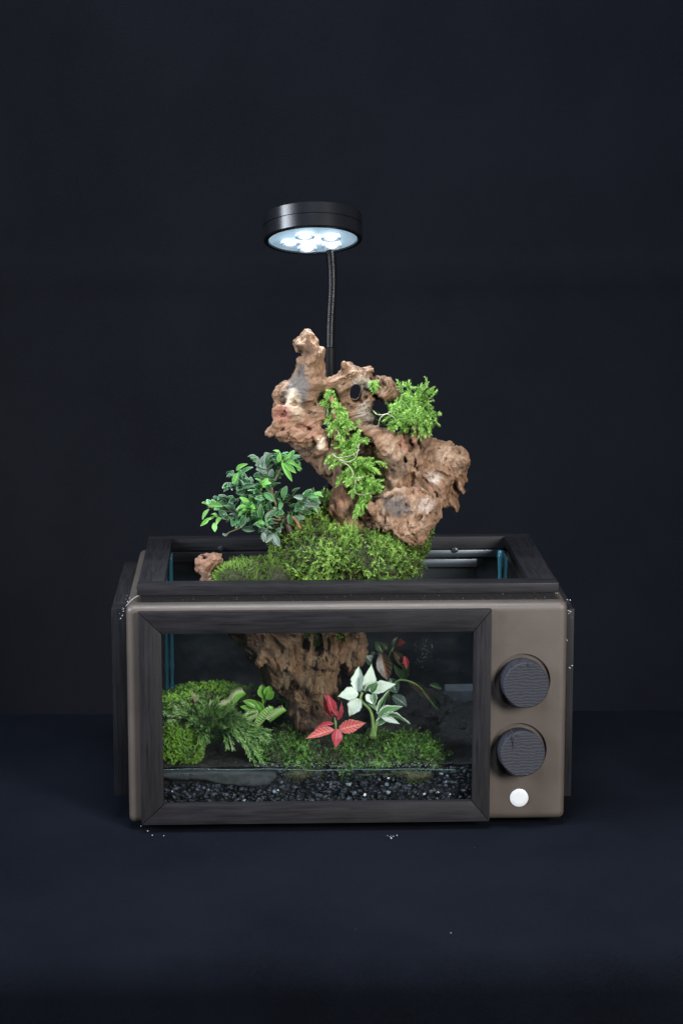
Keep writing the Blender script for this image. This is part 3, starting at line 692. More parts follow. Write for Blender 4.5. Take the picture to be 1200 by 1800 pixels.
# window opening on the front plane
wl, wt = at(284, 1115, -.004)[[0, 2]]; wr, wb_ = at(829, 1409, -.004)[[0, 2]]
def cyl_tmp(c, r, y0, y1, seg=64):
    return tmp(prism_bm([(c[0]+r*math.cos(t), c[2]+r*math.sin(t)) for t in np.linspace(0, 2*math.pi, seg, endpoint=False)], y0, y1))
k1, k2 = at(917.5, 1197, 0), at(911, 1318.5, 0); RK = .0282
cut = [tmp(box_bm(-.213, .213, .006, YBK-.006, ZB+.006, ZT-.006)), tmp(box_bm(wl-.004, wr+.004, -.02, .03, wb_-.004, wt+.004)), tmp(box_bm(-.192, .186, .04, YBK-.03, ZT-.03, ZT+.03))]
for kc in (k1, k2): cut.append(cyl_tmp(kc, RK, -.02, .0035))
bpy.context.view_layer.update()
boolean(shell, cut)
for p in shell.data.polygons: p.use_smooth = True
shell.data.set_sharp_from_angle(angle=R(32))
for kc in (k1, k2):   # recess floors
    lathe_part('knob_recess', [(.0001, 0), (RK+.001, 0), (RK+.001, .0015), (.0001, .0015)], 48, (kc[0], .0034, kc[2]), (0, 1, 0), m_shell, cab)
# knobs
def knob(kc, face, r, label):
    fx = at(*face, -.021)
    lean = np.array([fx[0]-kc[0], -.0245, fx[2]-kc[2]]); L = np.linalg.norm(lean)
    pr = [(.0001, 0), (r, 0), (r, L-.0009), (r-.0009, L), (r*.5, L+.00003), (.0001, L)]
    V, Fc = lathe(pr, 72, (kc[0], .0035, kc[2]), lean)
    V = np.array(V); d = V-np.array([kc[0], 0, kc[2]]); ang = np.arctan2(d[:, 2], d[:, 0]); V[:, [0, 2]] += (.00014*np.sin(ang*5+r*999)+.0001*np.sin(ang*9))[:, None]*np.stack([np.cos(ang), np.sin(ang)], 1)
    o = part('knob', V, Fc, m_knob, cab); o.data.set_sharp_from_angle(angle=R(30)); o['label'] = label
    return o, fx
n1, f1 = knob(k1, (924.5, 1205), .0232, 'upper black wooden knob with a chip in its rim')
n2, f2 = knob(k2, (918.5, 1325.5), .0228, 'lower black wooden knob with ribbed end grain and a crack')
# crack in the lower knob, chip in the upper one
V_, F_ = tube(bez([at(897, 1282, -.014), at(901.5, 1293, -.0235), at(900.5, 1310, -.0216), at(899.5, 1334, -.0214)], 10), [.0004, .0006, .0006, .0005, .0005, .0005, .0004, .0004, .0003, .0002], 5)
part('crack', V_, F_, m_feet, n2)
V_, F_ = tube(bez([at(926, 1163, -.018), at(929, 1168, -.0222), at(926, 1170, -.0212)], 8), .0006, 5); part('chip', V_, F_, m_feet, n1)
bc = at(911.5, 1402, 0)
V_, F_ = lathe([(.0001, 0), (.0094, 0), (.0094, .0012), (.0088, .0016), (.005, .0017), (.0001, .0016)], 40, (bc[0], .0002, bc[2]), (0, -1, 0))
o = part('button', V_, F_, m_btn, cab); o.data.set_sharp_from_angle(angle=R(40)); o['label'] = 'round white push button'
# front frame: four mitred boards with a bevelled inner lip
YF0, YF1 = -.009, -.0002
ol, ot = at(243, 1077, YF0)[[0, 2]]; orr, ob = at(861, 1444, YF0)[[0, 2]]; orr = at(864, 1077, YF0)[0]; 
il, it = at(284, 1115, YF0)[[0, 2]]; ir, ib = at(829, 1409, YF0)[[0, 2]]
g = .00018
for nm, poly, mt in (('top', [(ol, ot), (orr, ot), (ir, it), (il, it)], m_woodx), ('bottom', [(ol, ob), (orr, ob), (ir, ib), (il, ib)], m_woodx),
                     ('left', [(ol, ot-g), (il-g, it-g), (il-g, ib+g), (ol, ob+g)], m_woodz), ('right', [(orr, ot-g), (ir+g, it-g), (ir+g, ib+g), (orr, ob+g)], m_woodz)):
    if nm in ('top', 'bottom'): poly = [(x+(g if i in (0, 3) else -g), z) for i, (x, z) in enumerate(poly)]
    bm = prism_bm(poly, YF0, YF1)
    o = from_bm('front_frame_board', bm, mt, cab, bevel=.0007, seg=2); o['label'] = f'{nm} board of the front window frame'
# top frame: butt-jointed
XF, WF, YA, YZ, ZF0, ZF1 = .0013, .2105, .012, .2774, .2388, .2488
fl_, fr_ = at(290, 1018, YA)[0], .184
bwf = .0205; bwb = .016
zt2 = ZF1
bl = .0225
xl, xr = XF-WF, XF+WF
for nm, bx_, mt in (('front', (xl, xr, YA, YA+bwf+.003, ZF0, ZF1), m_woodx), ('rear', (xl, xr, YZ-bwb, YZ, ZF0-.004, ZF1-.0002), m_woodx),
                    ('left', (xl+.0003, xl+.0265, YA+bwf+.0032, YZ-bwb-.0002, ZF0+.0002, ZF1-.0001), m_woody), ('right', (xr-.0285, xr-.0003, YA+bwf+.0032, YZ-bwb-.0002, ZF0+.0002, ZF1-.0001), m_woody)):
    o = from_bm('top_frame_board', box_bm(*bx_), mt, cab, bevel=.0008, seg=2); o['label'] = f'{nm} board of the top frame'
# sealant between shell and top frame
from_bm('sealant_strip', box_bm(xl+.004, xr-.003, YA+.002, YA+.012, ZT-.0035, ZF0-.0001), m_glue, cab)
from_bm('sealant_strip', box_bm(xl+.004, xl+.012, YA+.0122, YZ-.004, ZT-.0035, ZF0-.0001), m_glue, cab)
from_bm('sealant_strip', box_bm(xr-.012, xr-.003, YA+.0122, YZ-.004, ZT-.0035, ZF0-.0001), m_glue, cab)
from_bm('sealant_strip', box_bm(xl+.0123, xr-.0123, YZ-.013, YZ-.004, ZT-.0035, ZF0-.0045), m_glue, cab)
# side frames, each four boards with a panel
zt_s = at(198, 1077, .018)[2]; zb_s = at(205, 1408, .018)[2]
for s in (-1, 1):
    x0 = .2203; x1 = .2203+(.0145 if s < 0 else .0085)
    yy0, yy1 = (.036 if s < 0 else .018), .272
    if s < 0: x1 += .0016
    X0, X1 = sorted((s*x0, s*x1))
    side = 'left' if s < 0 else 'right'
    for nm, bx_, mt in (('upper', (X0, X1, yy0+.0222, yy1-.0222, zt_s-.022, zt_s), m_woodyd), ('lower', (X0, X1, yy0+.0222, yy1-.0222, zb_s, zb_s+.022), m_woodyd),
                        ('front', (X0, X1, yy0, yy0+.022, zb_s, zt_s+.0001), m_woodz), ('rear', (X0, X1, yy1-.022, yy1, zb_s, zt_s+.0001), m_woodz)):
        o = from_bm('side_frame_board', box_bm(*bx_), mt, cab, bevel=.0007, seg=2); o['label'] = f'{nm} board of the {side} side frame'
    from_bm('side_panel', box_bm(min(s*.2204, s*.223), max(s*.2204, s*.223), yy0+.0225, yy1-.0225, zb_s+.0225, zt_s-.0225), m_black, cab)
# glue blobs on the shell corners
def rocks(n, pts, size, flat=.7, sd=1):
    r = np.random.default_rng(sd); bm = bmesh.new(); bmesh.ops.create_icosphere(bm, subdivisions=1, radius=1); bmesh.ops.triangulate(bm, faces=bm.faces)
    TV = np.array([v.co[:] for v in bm.verts]); TF = np.array([[v.index for v in f.verts] for f in bm.faces]); bm.free()
    k = len(TV); V = TV[None]*(1+.28*r.standard_normal((n, k, 1)).clip(-1.2, 1.2))
    S = (size[0]+(size[1]-size[0])*r.random((n, 1, 1))**1.6)*np.stack([.8+.4*r.random(n), .7+.5*r.random(n), flat*(.7+.5*r.random(n))], 1)[:, None]
    V = V*S; a, b_ = r.random(n)*6.3, r.normal(0, .5, n)
    ca, sa = np.cos(a)[:, None], np.sin(a)[:, None]; x, y = V[..., 0]*ca-V[..., 1]*sa, V[..., 0]*sa+V[..., 1]*ca
    cb, sb = np.cos(b_)[:, None], np.sin(b_)[:, None]; y, z = y*cb-V[..., 2]*sb, y*sb+V[..., 2]*cb
    V = np.stack([x, y, z], -1)+np.asarray(pts)[:, None]
    return V.reshape(-1, 3), (TF[None]+np.arange(n)[:, None, None]*k).reshape(-1, 3), np.repeat(r.random(n), k)
pts = []
for (cx, cy, n, sp_) in ((244, 1043, 9, 3), (226, 1052, 6, 4), (216, 1072, 6, 3), (214, 1084, 9, 4), (978, 1042, 8, 4), (973, 1046, 4, 3), (880, 1046, 7, 4), (1001, 1078, 8, 4), (996, 1058, 5, 4), (996, 1124, 5, 2), (1003, 1172, 5, 3)):
    for i in range(n): pts.append(at(cx+rng.normal(0, sp_*.6), cy+rng.normal(0, sp_*.8), .0145 if cx > 300 and cx < 990 or cx == 244 else .011))
V_, F_, t_ = rocks(len(pts), pts, (.0002, .0008), sd=4); o = part('glue_crumbs', V_, F_, m_crumb, cab); o['kind'] = 'stuff'
V_, F_ = tube(bez([at(244, 1047, .010), at(236, 1051, .009), at(228, 1058, .008), at(221, 1066, .008)], 14), .00020, 5); part('glue_thread', V_, F_, m_crumb, cab)
# feet
for x in (-.18, .18):
    for y in (.035, .255):
        lathe_part('foot', [(.0001, 0), (.009, 0), (.0085, .0062), (.0001, .0062)], 20, (x, y, .0003), (0, 0, 1), m_feet, cab)
# glass tank
TX0, TX1, TY0, TY1, TZ0, TZ1 = -.189, .183, .0135, .262, .0135, .2345
bt = .0018
o = from_bm('glass_pane', box_bm(TX0, TX1, TY0, TY0+bt, TZ0, .232), m_glass, cab, smooth=False); o['label'] = 'front glass pane'
o = from_bm('glass_pane', box_bm(TX0, TX1, TY1-bt, TY1, TZ0, TZ1), m_glass, cab, smooth=False); o['label'] = 'rear glass pane'
o = from_bm('glass_pane', box_bm(TX0, TX0+bt, TY0+bt+.0001, TY1-bt-.0001, TZ0, TZ1), m_glass, cab, smooth=False); o['label'] = 'left glass pane'
o = from_bm('glass_pane', box_bm(TX1-bt, TX1, TY0+bt+.0001, TY1-bt-.0001, TZ0, TZ1), m_glass, cab, smooth=False); o['label'] = 'right glass pane'
for (x, y) in ((TX0+.0042, TY1-.006), (TX1-.0045, TY1-.006)):
    V_, F_ = tube([(x, y, z) for z in np.linspace(.05, .2337, 24)], .0024+.0003*rng.standard_normal(24), 10); part('glass_corner_bead', V_, F_, m_edge, cab)
for (x, y) in ((TX0+.0022, TY0+.003),):
    V_, F_ = tube([(x, y, z) for z in np.linspace(.014, .2305, 20)], .0009, 8); part('glass_corner_bead', V_, F_, m_edge, cab)
# black liner round the tank
from_bm('liner', box_bm(-.2125, .2125, TY1+.004, TY1+.006, .013, .2245), m_black, cab)
from_bm('liner', box_bm(TX0-.004, TX0-.002, TY0, TY1+.0035, .013, .2245), m_black, cab)
from_bm('liner', box_bm(TX1+.002, TX1+.004, TY0, TY1+.0035, .013, .2245), m_black, cab)
# metal rail and bolts under the rear top board
zr = ZF0-.0115
from_bm('metal_rail', box_bm(.03, TX1-.002, YZ-bwb-.0035, YZ-bwb-.0005, zr-.001, zr+.0068), m_metal, cab, bevel=.0006)
from_bm('metal_rail', box_bm(.03, TX1-.03, YZ-bwb-.0035, YZ-bwb-.0006, zr-.0125, zr-.0035), m_metal, cab, bevel=.0006)
from_bm('wooden_rail', box_bm(TX0+.002, .0, YZ-bwb-.0035, YZ-bwb-.0005, zr-.006, zr+.0062), m_woodx, cab, bevel=.0006)
for pxx, pyy in ((800, 967), (388, 965)):
    q = at(pxx, pyy, YZ-bwb-.008)
    o = lathe_part('bolt', [(.0001, 0), (.0026, 0), (.0032, .0012), (.0024, .0026), (.0001, .003)], 16, q+[0, .002, 0], (0, -1, 0), m_chrome, cab)
    lathe_part('bolt_shank', [(.0001, 0), (.0014, 0), (.0014, .009), (.0001, .009)], 10, q+[0, .0022, 0], (0, 1, 0), m_black, o)

# ------------------------------------------------------------------ grow lamp
lamp = thing('grow_lamp', at(577, 1010, .268), 'round black LED grow lamp, lit, on a thin gooseneck pole above the driftwood', 'lamp')
HC = at(549.5, 401, .165); ta = R(20.4)
nrm = np.array([.012, -math.sin(ta), -math.cos(ta)]); nrm /= np.linalg.norm(nrm)    # shines this way
hr, hh = .0515, .0272
top = HC-nrm*hh/2
body = lathe_part('lamp_head', [(.0001, 0), (hr-.004, 0), (hr-.0036, .0004), (hr-.0032, .0002), (hr-.0008, .0006), (hr, .0016), (hr, .0124), (hr-.0009, .0128), (hr-.0009, .0134), (hr, .0138), (hr, hh-.0012), (hr-.0012, hh), (hr-.0052, hh), (hr-.0056, hh-.0028), (.0001, hh-.0028)], 128, top, nrm, m_lampblk, lamp)
m_diff, nt, b = newmat('lit_reflector'); setc(b, (.6, .72, .8)); b.inputs['Roughness'].default_value = .4
gr = N(nt, 'ShaderNodeTexGradient', gradient_type='SPHERICAL'); nt.links.new(texco(nt, (26, 26, 26)), gr.inputs[0])
em = ramp(nt, [(0, (.20, .32, .42)), (.4, (.30, .46, .60)), (.8, (1.3, 1.5, 1.6))], gr.outputs['Fac'])
nt.links.new(em, b.inputs['Emission Color']); b.inputs['Emission Strength'].default_value = 1.0
fc = top+nrm*(hh-.0027)
V_, F_ = lathe([(.0001, 0), (.0456, 0), (.0456, .0012), (.0001, .0012)], 96, fc, nrm)
part('reflector', V_, F_, m_diff, body, origin=fc+nrm*.0012, smooth=False)
m_lens, nt, b = newmat('clear_lens'); setc(b, (.75, .85, .95)); b.inputs['Roughness'].default_value = .12; b.inputs['Transmission Weight'].default_value = .5
m_core, nt, b = newmat('lit_led'); b.inputs['Emission Color'].default_value = (.93, .97, 1, 1); b.inputs['Emission Strength'].default_value = 1.5
ax_u = Vector(nrm).orthogonal().normalized(); ax_u = Vector(np.cross(nrm, (1, 0, 0))).normalized(); ax_v = Vector(np.cross(nrm, ax_u)).normalized()
for i in range(5):
    a = R(90+72*i+14+36); c_ = Vector(fc)+Vector(nrm)*.0012+(ax_v*math.cos(a)+ax_u*math.sin(a))*.0235
    o = lathe_part('lens', [(.0052, 0), (.0098, .0006), (.0104, .003), (.0104, .0044), (.0088, .005), (.0074, .0046), (.0052, .0015)], 28, c_, nrm, m_lens, body)
    V_, F_ = lathe([(.0001, 0), (.0066, 0), (.0064, .0034), (.0045, .005), (.0001, .0056)], 20, c_, nrm); part('led', V_, F_, m_core, o)
    l = bpy.data.lights.new('led_beam', 'SPOT'); l.energy = .85; l.spot_size = R(88); l.spot_blend = .9; l.color = (.86, .94, 1); l.shadow_soft_size = .0035
    lo = bpy.data.objects.new('led_beam', l); COL.objects.link(lo); lo.location = c_+Vector(nrm)*.010; lo.rotation_euler = Vector(nrm).to_track_quat('-Z', 'Y').to_euler()
# gooseneck, collar, pole
P = bez([at(580, 612, .212), at(580.5, 585, .212), at(582, 545, .212), at(584, 510, .211), at(584, 480, .209), at(581, 455, .206), at(577, 432, .200), at(573, 414, .190)], 1)
P = bez([at(580, 612, .212), at(580.5, 585, .212), at(582, 545, .212), at(584, 510, .211), at(584, 480, .209), at(582.5, 455, .206), at(580, 432, .200), at(578, 412, .190)], 440)
V_, F_ = tube(P, .0046+.0008*np.abs(np.sin(np.arange(440)*math.pi/5.5)), 20); part('gooseneck', V_, F_, m_lampblk, lamp)
V_, F_ = tube([at(580, 609, .212), at(580, 611, .212), at(579.5, 664, .213), at(579.5, 666, .213)], [.0046, .0064, .0064, .0046], 24); o = part('collar', V_, F_, m_lampblk, lamp); o.data.set_sharp_from_angle(angle=R(40))
V_, F_ = tube([at(579.5, 664, .213), at(578.5, 760, .214), at(577.5, 880, .216), at(577, 1010, .218)], .0042, 20); part('pole', V_, F_, m_lampblk, lamp)
q = at(577, 1005, .218); from_bm('pole_clamp', box_bm(q[0]-.01, q[0]+.01, q[1]-.006, .2595, q[2]-.02, q[2]+.004), m_lampblk, lamp, bevel=.001)

# ------------------------------------------------------------------ tufts
def sprig_template(seed, nleaf=12, curve=.35, ll=.30, lw=.13, ang=50, helix=2.4, stem=.02):
    """one upright moss shoot of height 1: rhomb leaves round a bent stem"""
    r = np.random.default_rng(seed); V = []; Fc = []
    def P(t): return np.array([curve*t*t, 0, t*(1-.15*curve*t)])
    for i in range(nleaf):
        t = .12+.88*(i/(nleaf-1)); p = P(t); T = P(min(1, t+.02))-P(t-.02); T /= np.linalg.norm(T)
        a = helix*i+r.normal(0, .3); side = np.array([math.cos(a), math.sin(a), 0]); side -= T*(side@T); side /= np.linalg.norm(side)
        an = R(ang*(1-.5*t)+r.normal(0, 8)); d = side*math.sin(an)+T*math.cos(an); wv_ = np.cross(d, T); wv_ /= np.linalg.norm(wv_)
        L = ll*(1-.35*t)*(.8+.4*r.random()); w_ = lw*(1-.3*t); s = len(V)
        V += [p, p+d*L*.45+wv_*w_/2, p+d*L-T*.12*L, p+d*L*.45-wv_*w_/2]; Fc += [(s, s+1, s+2, s+3)]
    s = len(V); V += [P(0)+[-stem, 0, 0], P(0)+[stem, 0, 0], P(.95)+[stem*.5, 0, 0], P(.95)-[stem*.5, 0, 0]]; Fc.append((s, s+1, s+2, s+3))
    return np.array(V), np.array(Fc)
def scatter(temps, P, Nn, size, tint, tilt=.35, r=None):
    """place shoots at P along normals Nn"""
    n = len(P); which = r.integers(0, len(temps), n); VV = []; FF = []; TT = []; off = 0
    D = Nn+tilt*r.standard_normal((n, 3)); D /= np.linalg.norm(D, axis=1)[:, None]
    X = np.cross(D, r.standard_normal((n, 3))); X /= np.linalg.norm(X, axis=1)[:, None]; Yv = np.cross(D, X)
    for k, (TV, TF) in enumerate(temps):
        m = which == k; q = m.sum()
        if not q: continue
        W = (TV[None, :, 0, None]*X[m][:, None]+TV[None, :, 1, None]*Yv[m][:, None]+TV[None, :, 2, None]*D[m][:, None])*size[m][:, None, None]+P[m][:, None]
        VV.append(W.reshape(-1, 3)); FF.append((TF[None]+np.arange(q)[:, None, None]*len(TV)).reshape(-1, 4)+off); off += q*len(TV)
        tt = np.clip(tint[m][:, None]+.35*(TV[None, :, 2]-.5)+.12*r.standard_normal((q, len(TV))), 0, 1); TT.append(tt.ravel())
    return np.concatenate(VV), np.concatenate(FF), np.concatenate(TT)
def sample(V, Q, n, r):
    A = np.linalg.norm(np.cross(V[Q[:, 2]]-V[Q[:, 0]], V[Q[:, 3]]-V[Q[:, 1]]), axis=1); i = r.choice(len(Q), n, p=A/A.sum())
    u, v_ = r.random((n, 1)), r.random((n, 1)); a = V[Q[i, 0]]*(1-u)+V[Q[i, 1]]*u; b_ = V[Q[i, 3]]*(1-u)+V[Q[i, 2]]*u
    nn = vnormals(V, Q)[Q[i, 0]]
    return a*(1-v_)+b_*v_, nn
def moss(name, blobs, n, size, mat, label, seed, temps, base=m_peat, tint=(.45, .2), tilt=.35, keep=None, bump_=.007, h=.0025, cat='moss'):
    r = np.random.default_rng(seed); C_ = np.array([b_[0] for b_ in blobs]); Rd = np.array([b_[1] for b_ in blobs])
    fd = Field((C_-Rd).min(0)-.008, (C_+Rd).max(0)+.008, h)
    for c_, rd in blobs: fd.ell(c_, rd, .006)
    fd.disp(lambda P: bump_*fbm(P, 60, 2, seed), .02)
    V, Q = fd.mesh()
    P, Nn = sample(V, Q, n, r)
    if keep is not None: m = keep(P); P, Nn = P[m], Nn[m]
    Nn = Nn+np.array([0, 0, .35]); Nn /= np.linalg.norm(Nn, axis=1)[:, None]
    patch = fbm(P, 45, 2, seed+3)
    gap = fbm(P, 110, 2, seed+9); m = (gap > -.34) | (r.random(len(P)) < .3); P, Nn, patch = P[m], Nn[m], patch[m]
    S = (size[0]+(size[1]-size[0])*r.random(len(P))**1.4)*(1+.45*patch)
    W, Fq, T = scatter(temps, P, Nn, S, tint[0]+tint[1]*r.standard_normal(len(P))+.95*patch, tilt, r)
    o = part(name, W, Fq, mat, attrs={'tint': T}, smooth=False); tag(o, label, cat, kind='stuff')
    b2 = part('moss_base', V, Q, base, o)
    return o, V, Q
T_feather = [sprig_template(s, 16, .5, .34, .12, 62, math.pi+.25) for s in range(5)]     # feathery shoots
T_short = [sprig_template(s+20, 10, .25, .42, .13, 35, 2.4) for s in range(4)]            # short erect shoots
T_leafy = [sprig_template(s+40, 12, .6, .34, .24, 70, 2.4) for s in range(5)]             # broader leaves
ZM = .25
def B(pxx, pyy, Y, rx, ry, rz): return (at(pxx, pyy, Y), (rx, ry, rz))
# mound on top round the foot of the driftwood
moss('moss_mound', [B(560, 985, .085, .030, .028, .030), B(545, 960, .095, .020, .02, .024), B(610, 985, .075, .034, .026, .024), B(660, 990, .075, .030, .028, .022), B(700, 985, .085, .020, .026, .018), B(625, 965, .10, .03, .02, .012), B(570, 905, .145, .016, .014, .022), B(545, 925, .13, .014, .014, .018), B(552, 935, .105, .016, .016, .016)],
     4300, (.0065, .0125), m_moss, 'bushy green moss mound at the foot of the driftwood above the top frame', 11, T_feather, tint=(.58, .25), tilt=.6)
moss('moss_bed', [B(440, 1012, .075, .030, .030, .011), B(410, 1013, .078, .017, .026, .010), B(480, 1008, .08, .022, .028, .013), B(495, 985, .095, .010, .012, .022), B(492, 965, .10, .007, .008, .018), B(487, 950, .10, .006, .007, .010)],
     4200, (.0032, .0058), m_moss, 'flat bed of short yellow green moss in front of the shrub, left of the mound', 12, T_short, tint=(.42, .2), tilt=.3)
moss('moss_fringe', [B(733, 965, .105, .008, .012, .006), B(745, 962, .105, .004, .010, .004), B(750, 948, .12, .003, .008, .008), B(772, 908, .13, .002, .006, .006)],
     900, (.003, .0055), m_moss, 'thin moss fringe behind the lower right edge of the driftwood', 13, T_leafy, tint=(.6, .2), tilt=.5, h=.0018)
moss('moss_tuft_hanging', [B(552, 1118, .070, .010, .012, .008), B(580, 1116, .072, .012, .010, .005), B(540, 1113, .07, .004, .01, .004)],
     800, (.003, .0055), m_mosst, 'moss tuft hanging from the hollow of the driftwood just under the window top', 14, T_leafy, tint=(.5, .2), tilt=.6, h=.0018)

# ------------------------------------------------------------------ soil and gravel in the tank
ZG = at(500, 1352, TY0+.003)[2]      # top of the gravel layer at the front glass
xs = np.linspace(TX0+.0025, TX1-.0025, 150); ys = np.linspace(TY0+.012, TY1-.003, 80)
XX, YY = np.meshgrid(xs, ys); G = np.stack([XX, YY, XX*0], -1)
ZZ = ZG+.0005+.018*np.clip((YY-.05)/.12, 0, 1)+.003*fbm(G, 45, 3)+.0015*vnoise(G, 160)
ZZ = np.where(YY < .03, ZG+.0008*fbm(G, 80, 2)+(ZZ-ZG)*.4, ZZ)
ii = (np.arange(79)[:, None]*150+np.arange(149)[None]).ravel()
so = part('soil', np.stack([XX, YY, ZZ], -1).reshape(-1, 3), np.stack([ii, ii+1, ii+151, ii+150], 1), m_soil); tag(so, kind='structure')
r = np.random.default_rng(3)
n = 2600; gp = np.stack([r.uniform(TX0+.004, TX1-.004, n), TY0+.0045+.012*r.random(n)**1.5, r.uniform(TZ0+.002, ZG-.002, n)], 1)
keep = ~((gp[:, 0] < at(488, 1370, .016)[0]) & (gp[:, 2] > at(400, 1379, .016)[2]-.002*r.random(n)))
gp = gp[keep]
V_, F_, t_ = rocks(len(gp), gp, (.0010, .0034), .8, 8)
o = part('gravel', V_, F_, m_gravel, attrs={'tint': t_}, smooth=False); tag(o, 'dark slate gravel behind the foot of the front glass', 'gravel', kind='stuff')
from_bm('gravel_bed', box_bm(TX0+.003, TX1-.003, TY0+.016, TY1-.003, TZ0+.0005, ZG-.003), m_soil, o)
labels = ['white pebble high in the gravel at the right, below the moss', 'cream pebble just above the white one at the right of the gravel', 'pale grey pebble low at the right end of the gravel', 'grey white pebble at the far right of the gravel', 'flat bluish white pebble at the bottom of the gravel below the red plant', 'pale pebble in the middle of the gravel under the moss edge', 'small white pebble left of centre in the gravel', 'greyish pebble in the gravel at the left end', 'little pale pebble at the bottom of the gravel right of centre']
for (x, y, s), lb in zip(((741, 1365, 1.6), (739, 1356, 1.5), (769, 1393, 2.3), (790, 1396, 2.0), (641, 1397, 2.6), (682, 1368, 2.0), (489, 1389, 1.8), (304, 1391, 2.4), (745, 1396, 1.6)), labels):
    V_, F_, _ = rocks(1, [at(x, y, TY0+.0042)], (s*.0007, s*.00071), .85, int(x)); o = part('pebble', V_, F_, m_pebble, smooth=False); tag(o, lb, 'pebble', 'pale pebbles in the gravel')
# smooth grey stone lying behind the glass at the left
fd = Field((-.195, .010, .03), (-.06, .06, .075), .0016)
fd.slab([(280, 1353), (484, 1355), (488, 1366), (476, 1378), (440, 1383), (380, 1377), (360, 1370), (284, 1368)], .022, .0055, .0018, k=.001, warp=.003)
fd.disp(lambda P: .0006*fbm(P, 120, 3))
V, Q = fd.mesh(); o = part('flat_stone', V, Q, m_slate); tag(o, 'smooth flat grey stone lying along the front glass at the left, on the gravel', 'stone')
# moss and plants in the tank
moss('moss_cushion', [B(312, 1300, .050, .017, .018, .016), B(298, 1312, .045, .011, .016, .013), B(328, 1312, .05, .012, .014, .012)],
     1900, (.004, .0066), m_mosst, 'bright green moss cushion in the lower left corner of the tank', 21, T_leafy, tint=(.65, .18), tilt=.45)
moss('moss_ridge', [B(340, 1245, .13, .034, .022, .022), B(395, 1245, .135, .030, .022, .022), B(440, 1245, .14, .024, .022, .020), B(305, 1250, .12, .016, .02, .014), B(475, 1245, .15, .016, .018, .014)],
     3600, (.004, .0066), m_mosst, 'green moss ridge along the back left of the tank', 22, T_leafy, tint=(.42, .2), tilt=.45)
moss('moss_carpet', [B(500, 1318, .055, .018, .022, .012), B(545, 1325, .05, .026, .024, .010), B(600, 1330, .05, .030, .026, .009), B(650, 1322, .055, .030, .028, .012), B(700, 1320, .06, .028, .026, .012), B(745, 1326, .055, .018, .022, .009), B(510, 1295, .075, .010, .014, .009), B(470, 1325, .05, .012, .016, .006)],
     4200, (.005, .0105), m_mossd, 'dark wet moss carpet across the front of the tank below the red plant', 23, T_feather+T_leafy, tint=(.52, .22), tilt=.55)
moss('moss_below_line', [B(640, 1362, .0195, .06, .003, .003), B(560, 1360, .0195, .03, .003, .003)], 420, (.002, .004), m_mossd, 'thin strip of dark moss pressed against the glass over the gravel', 24, T_leafy, tint=(.25, .2), tilt=.6, h=.0016)
# water line bead along the glass
P = np.array([at(x, 1352.5+.7*math.sin(x*.05)+(1.8 if 540 < x < 620 else 0), TY0+bt+.0006) for x in np.linspace(286, 800, 120)])
V_, F_ = tube(P, .00045+.00012*r.standard_normal(120).clip(-1, 1), 6); m_bead, nt, b = newmat('water_edge'); setc(b, (.05, .08, .08)); b.inputs['Roughness'].default_value = .3
o = part('water_edge', V_, F_, m_bead); tag(o, 'thin wet line where the water meets the front glass', 'water', kind='stuff')
# droplets
pts = []
for i in range(900):
    u_ = r.random()
    if u_ < .55: x = r.uniform(445, 770); y = 1348-abs(r.normal(0, 6)); Y = TY0+bt+.0005
    elif u_ < .75: x = r.uniform(470, 770); y = r.uniform(1290, 1345); Y = .035
    elif u_ < .86: x = r.uniform(300, 470); y = r.uniform(1215, 1345); Y = .03
    elif u_ < .93: x = r.normal(745, 10); y = r.normal(1145, 14); Y = TY0+bt+.0004
    else: x = r.uniform(420, 820); y = r.uniform(1150, 1340); Y = TY0+bt+.0004
    pts.append(at(x, y, Y))
V_, F_, _ = rocks(len(pts), pts, (.00010, .00034), .9, 31); o = part('water_droplets', V_, F_, m_drop); tag(o, 'tiny water droplets on the glass and moss in the tank', 'water', kind='stuff')

# ------------------------------------------------------------------ leaves
def leaf_mesh(name, mat, shape='ellipse', fold=.25, droop=.25, nu=9, nv=5, wav=0.0, seed=0):
    r = np.random.default_rng(seed); us = np.linspace(0, 1, nu); V = []; U = []
    for u in us:
        if shape == 'ellipse': w_ = math.sin(math.pi*min(1, u*.96+.02))**.75*(1-.12*abs(u-.5))
        elif shape == 'ovate': w_ = (math.sin(math.pi*u**.78))**.85 if 0 < u < 1 else 0
        elif shape == 'obovate': w_ = (math.sin(math.pi*u**1.35))**.85 if 0 < u < 1 else 0
        else: w_ = (u*(1-u)*4)**.6
        w_ = max(w_, .02)
        if wav: w_ *= 1+wav*r.normal()
        for j in range(nv):
            v_ = j/(nv-1)*2-1
            V.append((v_*w_*.5, u, fold*abs(v_)*w_*.5-droop*u*u+.3*droop*u+wav*.25*abs(v_)*r.normal())); U.append((u, j/(nv-1)))
    Fc = np.array([(i*nv+j, i*nv+j+1, (i+1)*nv+j+1, (i+1)*nv+j) for i in range(nu-1) for j in range(nv-1)])
    return mesh_from(name, V, Fc, True, mat, uv=U)
def place_leaf(me, base, tip, width, face, parent, name='leaf'):
    """leaf mesh from base to tip, its upper side turned towards the vector face"""
    b0, t0 = Vector(base), Vector(tip); d = t0-b0; L = d.length; d.normalize(); f = Vector(face); z = (f-d*f.dot(d)).normalized(); x = d.cross(z)
    o = bpy.data.objects.new(name, me); COL.objects.link(o); o.parent = parent
    M = Matrix((x*width, d*L, z*L)).transposed().to_4x4(); o.matrix_basis = Matrix.Translation(b0-wloc(parent)) @ M
    return o
rv = lambda s: Vector(rng.normal(0, s, 3))
TOCAM = Vector(CAM-np.array([0, .1, .3])).normalized()

